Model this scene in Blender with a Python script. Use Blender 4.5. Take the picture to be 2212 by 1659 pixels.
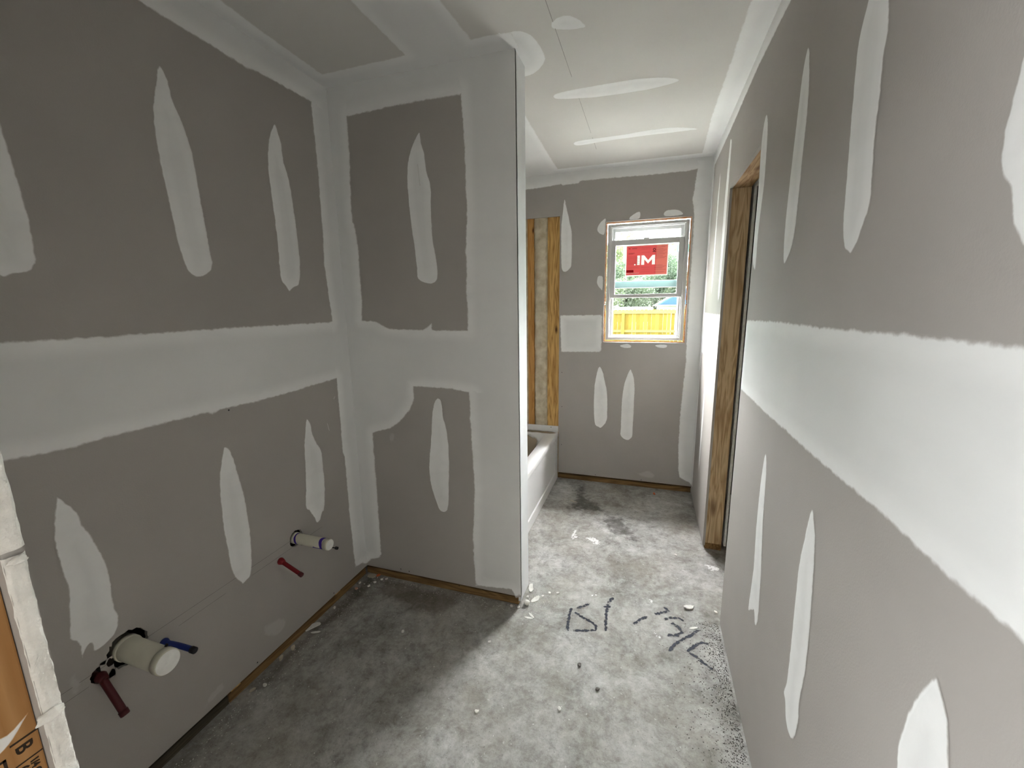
import bpy, bmesh, math, random, json
import numpy as np
from mathutils.geometry import delaunay_2d_cdt
from mathutils import Vector, Matrix, noise
random.seed(7)
C = bpy.context.scene.collection
for o in list(bpy.data.objects): bpy.data.objects.remove(o)
scn = bpy.context.scene
# ---------------------------------------------------------------- dimensions (metres)
H=2.44; XL=-1.4303; Y1=1.740; X1=-.5367; YB=3.33; XR=.3715; YN=1.8822; YF=2.5466; ZH=2.0433; ZG=.0552
T=.0127; TY=.135; YR=.180          # drywall thickness, stub wall thickness, room face of the near wall
WX0,WX1,WZ0,WZ1=-.332,.2615,1.174,2.0645
# ---------------------------------------------------------------- camera
cam=bpy.data.cameras.new('camera'); cam.sensor_width=36; cam.lens=900.64/2212*36; cam.clip_start=.01; cam.clip_end=300
co=bpy.data.objects.new('camera',cam); C.objects.link(co); scn.camera=co
Rv=Vector((0.95138043,0.30770804,-0.01382192)); Uv=Vector((-0.04379384,0.1795482,0.9827739)); Fv=Vector((-0.30488914,0.93438654,-0.18429436))
m=Matrix((Rv,Uv,-Fv)).transposed().to_4x4(); m.translation=Vector((0,0,1.4625)); co.matrix_world=m
# ---------------------------------------------------------------- world, portals, exposure
world=bpy.data.worlds.new('overcast_sky'); scn.world=world; world.use_nodes=True
wn=world.node_tree.nodes; wl=world.node_tree.links; wn.clear()
wo=wn.new('ShaderNodeOutputWorld'); bg=wn.new('ShaderNodeBackground'); tc=wn.new('ShaderNodeTexCoord'); sx=wn.new('ShaderNodeSeparateXYZ')
rp=wn.new('ShaderNodeValToRGB'); rp.color_ramp.elements[0].position=.0; rp.color_ramp.elements[0].color=(.42,.44,.45,1); rp.color_ramp.elements[1].position=.9; rp.color_ramp.elements[1].color=(1.0,1.03,1.08,1)
wl.new(tc.outputs['Generated'],sx.inputs[0]); wl.new(sx.outputs['Z'],rp.inputs[0]); wl.new(rp.outputs[0],bg.inputs['Color']); wl.new(bg.outputs[0],wo.inputs[0])
bg.inputs['Strength'].default_value=4.7
def portal(name,loc,rot,sx_,sy_):
    l=bpy.data.lights.new(name,'AREA'); l.shape='RECTANGLE'; l.size=sx_; l.size_y=sy_; l.cycles.is_portal=True
    o=bpy.data.objects.new(name,l); C.objects.link(o); o.location=loc; o.rotation_euler=rot
sun=bpy.data.lights.new('hazy_sun','SUN'); sun.energy=54; sun.angle=math.radians(80); sun.color=(1.0,1.0,1.0)
so=bpy.data.objects.new('hazy_sun',sun); C.objects.link(so); so.location=(0,12,8); so.rotation_euler=Vector((-.10,-.8,-.6)).to_track_quat('-Z','Y').to_euler()
portal('bathroom_window_daylight',((WX0+WX1)/2,YB+.14,(WZ0+WZ1)/2),(math.radians(-90),0,0),.6,.9)
def fill_light(name,loc,d,w_,h_,power):
    bl=bpy.data.lights.new(name,'AREA'); bl.shape='RECTANGLE'; bl.size=w_; bl.size_y=h_; bl.energy=power; bl.color=(1.0,.985,.97)
    bo=bpy.data.objects.new(name,bl); C.objects.link(bo); bo.location=loc; bo.rotation_euler=Vector(d).to_track_quat('-Z','Y').to_euler()
fill_light('added_west_fill',(-2.72,-1.9,1.3),(1,0,0),2.0,1.7,10)  # added area lamps at unseen side openings, fill light from behind the camera
fill_light('added_east_fill',(2.22,-1.9,1.3),(-1,0,0),2.0,1.7,100)
vs=scn.view_settings; vs.view_transform='Standard'; vs.look='None'; vs.gamma=1; vs.use_curve_mapping=False; vs.exposure=1.86
# ---------------------------------------------------------------- materials
def mat(name,col,rough=.8,spec=.3,var=0,vscale=6,bump=0,bscale=60,vec=(1,1,1),col2=None,detail=6,metal=0,trans=0):
    m=bpy.data.materials.new(name); m.use_nodes=True; n=m.node_tree.nodes; l=m.node_tree.links; b=n['Principled BSDF']
    b.inputs['Base Color'].default_value=(*col,1); b.inputs['Roughness'].default_value=rough; b.inputs['Specular IOR Level'].default_value=spec; b.inputs['Metallic'].default_value=metal
    t=n.new('ShaderNodeTexCoord'); mp=n.new('ShaderNodeMapping'); mp.inputs['Scale'].default_value=vec; l.new(t.outputs['Object'],mp.inputs[0])
    if var or col2:
        nz=n.new('ShaderNodeTexNoise'); nz.inputs['Scale'].default_value=vscale; nz.inputs['Detail'].default_value=detail; l.new(mp.outputs[0],nz.inputs['Vector'])
        r=n.new('ShaderNodeValToRGB'); r.color_ramp.elements[0].position=.3; r.color_ramp.elements[1].position=.7
        a=col2 if col2 else tuple(c*(1-var) for c in col)
        r.color_ramp.elements[0].color=(*a,1); r.color_ramp.elements[1].color=(*(col if col2 else tuple(min(1,c*(1+var)) for c in col)),1)
        l.new(nz.outputs['Fac'],r.inputs[0]); l.new(r.outputs[0],b.inputs['Base Color'])
    if bump:
        nb=n.new('ShaderNodeTexNoise'); nb.inputs['Scale'].default_value=bscale; nb.inputs['Detail'].default_value=5; l.new(mp.outputs[0],nb.inputs['Vector'])
        bp=n.new('ShaderNodeBump'); bp.inputs['Strength'].default_value=bump; bp.inputs['Distance'].default_value=.004; l.new(nb.outputs['Fac'],bp.inputs['Height']); l.new(bp.outputs[0],b.inputs['Normal'])
    return m
def wood(name,c1,c2,axis,knot=(.10,.04,.015),rough=.75,kn=.055,kscale=5):
    """grain runs along axis; distorted growth bands, a few knots"""
    m=bpy.data.materials.new(name); m.use_nodes=True; n=m.node_tree.nodes; l=m.node_tree.links; b=n['Principled BSDF']; b.inputs['Roughness'].default_value=rough; b.inputs['Specular IOR Level'].default_value=.2
    t=n.new('ShaderNodeTexCoord'); mp=n.new('ShaderNodeMapping'); s=[26,26,26]; s[axis]=2.2; mp.inputs['Scale'].default_value=s; l.new(t.outputs['Object'],mp.inputs[0])
    n1=n.new('ShaderNodeTexNoise'); n1.inputs['Scale'].default_value=.9; n1.inputs['Detail'].default_value=3; n1.inputs['Distortion'].default_value=.6; l.new(mp.outputs[0],n1.inputs['Vector'])
    mu=n.new('ShaderNodeMath'); mu.operation='MULTIPLY'; mu.inputs[1].default_value=11; l.new(n1.outputs['Fac'],mu.inputs[0])
    fr=n.new('ShaderNodeMath'); fr.operation='PINGPONG'; fr.inputs[1].default_value=1; l.new(mu.outputs[0],fr.inputs[0])
    n2=n.new('ShaderNodeTexNoise'); n2.inputs['Scale'].default_value=5; n2.inputs['Detail'].default_value=6; l.new(mp.outputs[0],n2.inputs['Vector'])
    av=n.new('ShaderNodeMath'); av.operation='MULTIPLY_ADD'; av.inputs[1].default_value=.6; l.new(fr.outputs[0],av.inputs[0])
    sc=n.new('ShaderNodeMath'); sc.operation='MULTIPLY'; sc.inputs[1].default_value=.45; l.new(n2.outputs['Fac'],sc.inputs[0]); l.new(sc.outputs[0],av.inputs[2])
    r=n.new('ShaderNodeValToRGB'); r.color_ramp.elements[0].color=(*c2,1); r.color_ramp.elements[1].color=(*c1,1); r.color_ramp.elements[0].position=.12; r.color_ramp.elements[1].position=.75; l.new(av.outputs[0],r.inputs[0])
    mk=n.new('ShaderNodeMapping'); s=[kscale*2.0]*3; s[axis]=kscale*.75; mk.inputs['Scale'].default_value=s; l.new(t.outputs['Object'],mk.inputs[0])
    vo=n.new('ShaderNodeTexVoronoi'); vo.inputs['Scale'].default_value=1; l.new(mk.outputs[0],vo.inputs['Vector'])
    kr=n.new('ShaderNodeValToRGB'); kr.color_ramp.elements[0].position=kn*.6; kr.color_ramp.elements[1].position=kn*2.2; kr.color_ramp.elements[0].color=(1,1,1,1); kr.color_ramp.elements[1].color=(0,0,0,1); l.new(vo.outputs['Distance'],kr.inputs[0])
    mx=n.new('ShaderNodeMix'); mx.data_type='RGBA'; l.new(kr.outputs[0],mx.inputs['Factor']); l.new(r.outputs[0],mx.inputs['A']); mx.inputs['B'].default_value=(*knot,1); l.new(mx.outputs['Result'],b.inputs['Base Color'])
    bp=n.new('ShaderNodeBump'); bp.inputs['Strength'].default_value=.25; bp.inputs['Distance'].default_value=.002; l.new(av.outputs[0],bp.inputs['Height']); l.new(bp.outputs[0],b.inputs['Normal'])
    return m
def feathered(name,col,var=.05,edge_gain=1.0,soft=.45,nscale=55,maxa=1.0,rough=.85,grain=1.0,base_on=0):
    """a thin coat whose border (vertex attribute edge: 0 at the rim, 1 inside) thins out irregularly"""
    m=bpy.data.materials.new(name); m.use_nodes=True; n=m.node_tree.nodes; l=m.node_tree.links; b=n['Principled BSDF']; b.inputs['Roughness'].default_value=rough; b.inputs['Specular IOR Level'].default_value=.25
    at=n.new('ShaderNodeAttribute'); at.attribute_name='edge'; t=n.new('ShaderNodeTexCoord')
    nz=n.new('ShaderNodeTexNoise'); nz.inputs['Scale'].default_value=nscale; nz.inputs['Detail'].default_value=5; l.new(t.outputs['Object'],nz.inputs['Vector'])
    a=n.new('ShaderNodeMath'); a.operation='MULTIPLY_ADD'; a.inputs[1].default_value=.55*grain; a.inputs[2].default_value=-.27*grain; l.new(nz.outputs['Fac'],a.inputs[0])
    s=n.new('ShaderNodeMath'); s.operation='ADD'; l.new(at.outputs['Fac'],s.inputs[0]); l.new(a.outputs[0],s.inputs[1])
    mr=n.new('ShaderNodeMapRange'); mr.interpolation_type='SMOOTHSTEP'; mr.inputs['From Min'].default_value=.08-base_on; mr.inputs['From Max'].default_value=.08-base_on+soft; mr.inputs['To Max'].default_value=maxa; l.new(s.outputs[0],mr.inputs['Value']); l.new(mr.outputs[0],b.inputs['Alpha'])
    n2=n.new('ShaderNodeTexNoise'); n2.inputs['Scale'].default_value=5; n2.inputs['Detail'].default_value=4; l.new(t.outputs['Object'],n2.inputs['Vector'])
    r=n.new('ShaderNodeValToRGB'); r.color_ramp.elements[0].position=.3; r.color_ramp.elements[1].position=.7
    r.color_ramp.elements[0].color=(*[c*(1-var) for c in col],1); r.color_ramp.elements[1].color=(*[min(1,c*(1+var)) for c in col],1); l.new(n2.outputs['Fac'],r.inputs[0]); l.new(r.outputs[0],b.inputs['Base Color'])
    return m
def coatmat(name,col,under,maxa=1.0,soft=.6,nscale=60,grain=.8):
    """joint compound thinning out to the board's own paper colour at its rim; slightly greyer where it is thick"""
    m=bpy.data.materials.new(name); m.use_nodes=True; n=m.node_tree.nodes; l=m.node_tree.links; b=n['Principled BSDF']; b.inputs['Roughness'].default_value=.88; b.inputs['Specular IOR Level'].default_value=.18
    t=n.new('ShaderNodeTexCoord')
    def nz(s_,d=5,vec=None):
        x=n.new('ShaderNodeTexNoise'); x.inputs['Scale'].default_value=s_; x.inputs['Detail'].default_value=d
        if vec: mp=n.new('ShaderNodeMapping'); mp.inputs['Scale'].default_value=vec; l.new(t.outputs['Object'],mp.inputs[0]); l.new(mp.outputs[0],x.inputs['Vector'])
        else: l.new(t.outputs['Object'],x.inputs['Vector'])
        return x.outputs['Fac']
    def mr(src,a,b_,c=0,d=1):
        x=n.new('ShaderNodeMapRange'); x.interpolation_type='SMOOTHSTEP'
        for k_,v_ in zip(('From Min','From Max','To Min','To Max'),(a,b_,c,d)): x.inputs[k_].default_value=v_
        l.new(src,x.inputs['Value']); return x.outputs[0]
    def mth(op,a,b_):
        x=n.new('ShaderNodeMath'); x.operation=op
        for k_,v_ in enumerate((a,b_)):
            if isinstance(v_,(int,float)): x.inputs[k_].default_value=v_
            else: l.new(v_,x.inputs[k_])
        return x.outputs[0]
    def mix(f,a,b_):
        x=n.new('ShaderNodeMix'); x.data_type='RGBA'; l.new(f,x.inputs['Factor'])
        for k_,v_ in (('A',a),('B',b_)):
            if isinstance(v_,tuple): x.inputs[k_].default_value=(*v_,1)
            else: l.new(v_,x.inputs[k_])
        return x.outputs['Result']
    e=n.new('ShaderNodeAttribute'); e.attribute_name='edge'; dp=n.new('ShaderNodeAttribute'); dp.attribute_name='deep'
    a=mr(mth('ADD',e.outputs['Fac'],mth('MULTIPLY',mth('SUBTRACT',nz(nscale),.5),grain)),.05,.05+soft,0,maxa)
    thick=mth('MULTIPLY',mr(dp.outputs['Fac'],.18,.75),mr(nz(2.2,3),.35,.65,.55,1.0))
    body=mix(thick,col,tuple(c*.87 for c in col))
    body=mix(mr(nz(7,5,(1,1,2.5)),.45,.75,0,.35),body,tuple(c*.88 for c in col))
    l.new(mix(a,under,body),b.inputs['Base Color'])
    bp=n.new('ShaderNodeBump'); bp.inputs['Strength'].default_value=.08; bp.inputs['Distance'].default_value=.003; l.new(nz(90),bp.inputs['Height']); l.new(bp.outputs[0],b.inputs['Normal'])
    return m
M={}
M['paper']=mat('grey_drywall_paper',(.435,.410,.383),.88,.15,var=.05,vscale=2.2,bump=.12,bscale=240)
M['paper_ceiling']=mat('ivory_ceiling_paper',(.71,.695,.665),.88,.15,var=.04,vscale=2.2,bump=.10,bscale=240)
M['gypsum']=mat('white_gypsum_core',(.72,.70,.66),.95,.1,var=.10,vscale=60,bump=.8,bscale=160)
PAPER=(.435,.410,.383); PAPERC=(.71,.695,.665)
M['mud']=coatmat('joint_compound',(.90,.905,.895),PAPER); M['mud_ceiling']=coatmat('joint_compound_ceiling',(.91,.915,.91),PAPERC)
M['smear']=coatmat('thin_joint_compound',(.62,.62,.60),PAPER,maxa=.38,soft=.9,nscale=70,grain=1.5)
M['concrete']=None
M['treated']=wood('treated_pine_plate_x',(.27,.165,.07),(.125,.07,.028),0)
M['treated_y']=wood('treated_pine_plate_y',(.27,.165,.07),(.125,.07,.028),1)
M['wet_plate']=wood('damp_grey_plate',(.10,.085,.06),(.05,.042,.03),1)
M['stud']=wood('pine_stud',(.70,.44,.16),(.36,.18,.045),2,kn=.07)
M['stud_orange']=wood('orange_pine_stud',(.60,.33,.11),(.40,.19,.05),2)
M['jamb']=wood('door_jamb_pine',(.66,.50,.30),(.36,.23,.11),2,kn=.10,kscale=3.6)
M['header']=wood('header_pine',(.50,.34,.185),(.27,.15,.06),1,kn=.10)
M['engineered']=wood('engineered_stud',(.40,.215,.085),(.31,.15,.05),2,kn=.0)
M['wool']=mat('mineral_wool',(.80,.73,.58),.98,.05,bump=.8,bscale=90,col2=(.52,.43,.29),vscale=14)
M['tub']=mat('white_enamel_tub',(.78,.78,.77),.32,.45,var=.03,vscale=3)
M['dirt']=feathered('tub_dust',(.38,.30,.20),maxa=.75,soft=.7,nscale=28,grain=1.6)
M['vinyl']=mat('white_vinyl',(.56,.56,.555),.55,.25)
M['foam']=mat('orange_spray_foam',(.72,.30,.10),.8,.2,bump=1,bscale=90,col2=(.80,.55,.38),vscale=30)
M['pvc']=mat('cream_pvc',(.62,.60,.50),.45,.4,var=.04,vscale=20)
M['cap']=mat('white_pvc_cap',(.85,.85,.82),.45,.4,var=.06,vscale=60)
M['primer']=feathered('purple_primer',(.06,.03,.30),soft=.5,nscale=70)
M['pex_red']=mat('red_tubing',(.20,.006,.010),.5,.4); M['pex_maroon']=mat('maroon_tubing',(.085,.012,.014),.5,.4); M['pex_blue']=mat('blue_tubing',(.012,.030,.20),.5,.4)
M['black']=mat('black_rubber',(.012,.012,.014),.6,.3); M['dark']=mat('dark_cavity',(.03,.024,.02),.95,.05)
M['box_blue']=mat('blue_outlet_box',(.010,.030,.13),.5,.4); M['copper']=mat('white_wire',(.5,.5,.5),.5,.4)
M['pencil']=feathered('pencil_line',(.10,.095,.09),maxa=.55,soft=.3)
M['marker']=feathered('black_marker',(.045,.050,.070),maxa=.85,soft=.55,nscale=75,grain=5.0,base_on=-.30)
M['white_splat']=feathered('dried_compound_splatter',(.80,.80,.78),maxa=.95,soft=.3,nscale=70,grain=2.4)
M['splat_broken']=feathered('broken_splatter',(.80,.80,.79),maxa=.95,soft=.25,nscale=75,grain=5.0,base_on=-.50)
M['damp']=feathered('damp_stain',(.135,.128,.115),maxa=.52,soft=.8,nscale=30,grain=4.0,base_on=-.12)
M['sawdust']=feathered('brown_sawdust',(.20,.14,.08),maxa=.35,soft=.9,nscale=60,grain=1.8)
M['chip']=mat('plaster_chip',(.82,.81,.77),.9,.1,var=.05,vscale=80); M['cream_chip']=mat('cream_chip',(.60,.56,.46),.9,.1); M['orange']=mat('orange_plastic',(.70,.17,.06),.5,.4); M['pinkchip']=mat('pink_chip',(.55,.33,.25),.9,.1)
M['grit']=mat('grey_grit',(.035,.032,.028),.95,.1,col2=(.28,.27,.25),vscale=60)
M['metal']=mat('corner_bead_metal',(.22,.22,.22),.5,.5)
def concrete():
    m=bpy.data.materials.new('rough_concrete'); m.use_nodes=True; n=m.node_tree.nodes; l=m.node_tree.links; b=n['Principled BSDF']; b.inputs['Roughness'].default_value=.78; b.inputs['Specular IOR Level'].default_value=.25
    t=n.new('ShaderNodeTexCoord')
    def nz(s,d=6,dist=0,rough=.6):
        x=n.new('ShaderNodeTexNoise'); x.inputs['Scale'].default_value=s; x.inputs['Detail'].default_value=d; x.inputs['Distortion'].default_value=dist; x.inputs['Roughness'].default_value=rough; l.new(t.outputs['Object'],x.inputs['Vector']); return x.outputs['Fac']
    def ramp(src,stops):
        r=n.new('ShaderNodeValToRGB'); e=r.color_ramp.elements
        while len(e)<len(stops): e.new(.5)
        for k,(p,c) in enumerate(stops): e[k].position=p; e[k].color=(*c,1)
        l.new(src,r.inputs[0]); return r.outputs[0]
    def mix(f,a,bb,mode='MIX'):
        x=n.new('ShaderNodeMix'); x.data_type='RGBA'; x.blend_type=mode
        if isinstance(f,(int,float)): x.inputs['Factor'].default_value=f
        else: l.new(f,x.inputs['Factor'])
        for k,v in (('A',a),('B',bb)):
            if isinstance(v,tuple): x.inputs[k].default_value=(*v,1)
            else: l.new(v,x.inputs[k])
        return x.outputs['Result']
    base=ramp(nz(2.6,12,.25,.76),[(.34,(.20,.192,.176)),(.45,(.33,.322,.302)),(.54,(.44,.435,.42)),(.66,(.62,.62,.61))])
    fine=ramp(nz(48,8,.3,.75),[(.28,(.66,.65,.63)),(.5,(.95,.95,.95)),(.72,(1.08,1.08,1.08))])
    c=mix(1.0,base,fine,'MULTIPLY')
    med=ramp(nz(17,10,.3,.8),[(.36,(.62,.61,.59)),(.5,(.98,.98,.98)),(.62,(1.16,1.16,1.16))]); c=mix(1.0,c,med,'MULTIPLY')
    warm=ramp(nz(2.1,9,.3,.7),[(.42,(0,0,0)),(.66,(.5,.5,.5))]); c=mix(warm,c,(.36,.33,.275))
    pw=ramp(nz(6.5,12,.35,.78),[(.50,(0,0,0)),(.66,(.55,.55,.55))]); c=mix(pw,c,(.60,.60,.585))
    dk=ramp(nz(9,10,.4,.76),[(.30,(.5,.5,.5)),(.42,(0,0,0))]); c=mix(dk,c,(.17,.163,.15))
    pit=ramp(nz(130,4,0,.6),[(.30,(.75,.75,.75)),(.37,(0,0,0))]); c=mix(pit,c,(.14,.13,.12)); spots=ramp(nz(75,3,0,.5),[(.68,(0,0,0)),(.73,(.8,.8,.8))]); c=mix(spots,c,(.66,.66,.64))
    sc=n.new('ShaderNodeMapping'); sc.inputs['Rotation'].default_value=(0,0,.6); sc.inputs['Scale'].default_value=(14,90,1); l.new(t.outputs['Object'],sc.inputs[0])
    sn=n.new('ShaderNodeTexNoise'); sn.inputs['Scale'].default_value=1; sn.inputs['Detail'].default_value=6; sn.inputs['Distortion'].default_value=1.4; l.new(sc.outputs[0],sn.inputs['Vector'])
    c=mix(ramp(sn.outputs['Fac'],[(.66,(0,0,0)),(.74,(.30,.30,.30))]),c,(.60,.60,.58))
    l.new(c,b.inputs['Base Color'])
    bp=n.new('ShaderNodeBump'); bp.inputs['Strength'].default_value=.5; bp.inputs['Distance'].default_value=.003; l.new(nz(60,8,.2,.7),bp.inputs['Height']); l.new(bp.outputs[0],b.inputs['Normal'])
    return m
M['concrete']=concrete()
def glass(name,tint):
    m=bpy.data.materials.new(name); m.use_nodes=True; n=m.node_tree.nodes; l=m.node_tree.links; n.clear()
    o=n.new('ShaderNodeOutputMaterial'); tr=n.new('ShaderNodeBsdfTransparent'); tr.inputs[0].default_value=(*tint,1); g=n.new('ShaderNodeBsdfGlossy'); g.inputs['Roughness'].default_value=.02
    f=n.new('ShaderNodeFresnel'); f.inputs[0].default_value=1.25; mx=n.new('ShaderNodeMixShader'); l.new(f.outputs[0],mx.inputs[0]); l.new(tr.outputs[0],mx.inputs[1]); l.new(g.outputs[0],mx.inputs[2]); l.new(mx.outputs[0],o.inputs[0]); return m
M['glass']=glass('tinted_window_glass',(.95,.985,.972))
def translucent(name,col,tr=.75):
    m=bpy.data.materials.new(name); m.use_nodes=True; n=m.node_tree.nodes; l=m.node_tree.links; n.clear(); o=n.new('ShaderNodeOutputMaterial')
    a=n.new('ShaderNodeBsdfDiffuse'); a.inputs[0].default_value=(*col,1); b=n.new('ShaderNodeBsdfTranslucent'); b.inputs[0].default_value=(*col,1); mx=n.new('ShaderNodeMixShader'); mx.inputs[0].default_value=tr
    l.new(a.outputs[0],mx.inputs[1]); l.new(b.outputs[0],mx.inputs[2]); l.new(mx.outputs[0],o.inputs[0]); return m
# ---------------------------------------------------------------- mesh helpers
def tagk(o,kind): o['kind']=kind; return o
def mk(name,verts,faces,m,parent=None,kind=None,smooth=False):
    me=bpy.data.meshes.new(name); me.from_pydata([tuple(v) for v in verts],[],faces); me.update()
    if m: me.materials.append(m)
    if smooth:
        for p in me.polygons: p.use_smooth=True
    o=bpy.data.objects.new(name,me); C.objects.link(o)
    if parent: o.parent=parent
    if kind: o['kind']=kind
    return o
def bm_obj(name,bm,m,parent=None,kind=None,smooth=False):
    me=bpy.data.meshes.new(name); bmesh.ops.recalc_face_normals(bm,faces=bm.faces[:]); bm.to_mesh(me); bm.free()
    if m: me.materials.append(m)
    if smooth:
        for p in me.polygons: p.use_smooth=True
    o=bpy.data.objects.new(name,me); C.objects.link(o)
    if parent: o.parent=parent
    if kind: o['kind']=kind
    return o
def box(bm,a,b):
    x0,y0,z0=a; x1,y1,z1=b
    v=[bm.verts.new(p) for p in ((x0,y0,z0),(x1,y0,z0),(x1,y1,z0),(x0,y1,z0),(x0,y0,z1),(x1,y0,z1),(x1,y1,z1),(x0,y1,z1))]
    for f in ((3,2,1,0),(4,5,6,7),(0,1,5,4),(1,2,6,5),(2,3,7,6),(3,0,4,7)): bm.faces.new([v[i] for i in f])
def boxes(name,L,m,parent=None,kind=None,bevel=0):
    bm=bmesh.new()
    for a,b in L: box(bm,a,b)
    if bevel: bmesh.ops.bevel(bm,geom=bm.edges[:],offset=bevel,segments=2,affect='EDGES',profile=.6)
    return bm_obj(name,bm,m,parent,kind)
def tagt(o,label,cat,group=None):
    o['label']=label; o['category']=cat
    if group: o['group']=group
    return o
def empty(name,loc=(0,0,0),kind=None):
    o=bpy.data.objects.new(name,None); C.objects.link(o); o.location=loc; o.empty_display_size=.1
    if kind: o['kind']=kind
    return o
# plane frames: (u,v,d) -> world ; d is the distance out of the wall into the room
def fr_left(u,v,d): return (XL+d,u,v)
def fr_stub(u,v,d): return (u,Y1-d,v)
def fr_back(u,v,d): return (u,YB-d,v)
def fr_right(u,v,d): return (XR-d,u,v)
def fr_ceil(u,v,d): return (u,v,H-d)
def fr_floor(u,v,d): return (u,v,d)
def slab(name,fr,rect,holes,thick,m,kind=None,parent=None,round_holes=()):
    """one board with rectangular openings; round_holes: (u,v,radius) ragged round cuts"""
    allh=list(holes)+[(u-r*1.3,u+r*1.3,v-r*1.3,v+r*1.3) for u,v,r in round_holes]
    us=sorted({rect[0],rect[1]}|{min(max(h[k],rect[0]),rect[1]) for h in allh for k in (0,1)}); vsq=sorted({rect[2],rect[3]}|{min(max(h[k],rect[2]),rect[3]) for h in allh for k in (2,3)})
    bm=bmesh.new(); V={}
    def gv(i,j,k):
        if (i,j,k) not in V: V[i,j,k]=bm.verts.new(fr(us[i],vsq[j],-thick*k))
        return V[i,j,k]
    def solid(i,j):
        if not(0<=i<len(us)-1 and 0<=j<len(vsq)-1): return False
        cu=(us[i]+us[i+1])/2; cv=(vsq[j]+vsq[j+1])/2
        return not any(h[0]<cu<h[1] and h[2]<cv<h[3] for h in allh)
    def rhole(i,j):
        if not(0<=i<len(us)-1 and 0<=j<len(vsq)-1): return False
        cu=(us[i]+us[i+1])/2; cv=(vsq[j]+vsq[j+1])/2
        return any(u-r*1.3<cu<u+r*1.3 and v-r*1.3<cv<v+r*1.3 for u,v,r in round_holes)
    for i in range(len(us)-1):
        for j in range(len(vsq)-1):
            if not solid(i,j): continue
            for k in (0,1): bm.faces.new([gv(i,j,k),gv(i+1,j,k),gv(i+1,j+1,k),gv(i,j+1,k)])
            for (di,dj,a,b) in ((-1,0,(0,0),(0,1)),(1,0,(1,0),(1,1)),(0,-1,(0,0),(1,0)),(0,1,(0,1),(1,1))):
                if not solid(i+di,j+dj) and not rhole(i+di,j+dj):
                    bm.faces.new([gv(i+a[0],j+a[1],0),gv(i+b[0],j+b[1],0),gv(i+b[0],j+b[1],1),gv(i+a[0],j+a[1],1)])
    for (u,v,r) in round_holes:
        s=r*1.3; angs=sorted([2*math.pi*k/32+.01 for k in range(32)]+[math.pi/4+k*math.pi/2 for k in range(4)]); o_=[];i0=[];i1=[]
        rnd=random.Random(int(u*1000))
        for a in angs:
            c_,s_=math.cos(a),math.sin(a); q=s/max(abs(c_),abs(s_)); rr=r*(1+rnd.uniform(-.07,.07))
            o_.append(bm.verts.new(fr(u+c_*q,v+s_*q,0))); i0.append(bm.verts.new(fr(u+c_*rr,v+s_*rr,0))); i1.append(bm.verts.new(fr(u+c_*rr,v+s_*rr,-thick)))
        N=len(angs)
        for k in range(N):
            kk=(k+1)%N; bm.faces.new([o_[k],o_[kk],i0[kk],i0[k]]); bm.faces.new([i0[k],i0[kk],i1[kk],i1[k]])
    return bm_obj(name,bm,m,parent,kind)
def catmull(P,n=4):
    out=[];N=len(P)
    for i in range(N):
        p0,p1,p2,p3=P[i-1],P[i],P[(i+1)%N],P[(i+2)%N]
        sharp=False
        for k in range(n):
            t=k/n; out.append([.5*((2*p1[a])+(-p0[a]+p2[a])*t+(2*p0[a]-5*p1[a]+4*p2[a]-p3[a])*t*t+(-p0[a]+3*p1[a]-3*p2[a]+p3[a])*t**3) for a in (0,1)])
    return out
def lin(P,step=.03):
    out=[];N=len(P)
    for i in range(N):
        a,b=P[i],P[(i+1)%N]; d=math.hypot(b[0]-a[0],b[1]-a[1]); n=max(1,int(d/step))
        for k in range(n): out.append([a[0]+(b[0]-a[0])*k/n,a[1]+(b[1]-a[1])*k/n])
    return out
LIFT=[0]; REG={}
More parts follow.
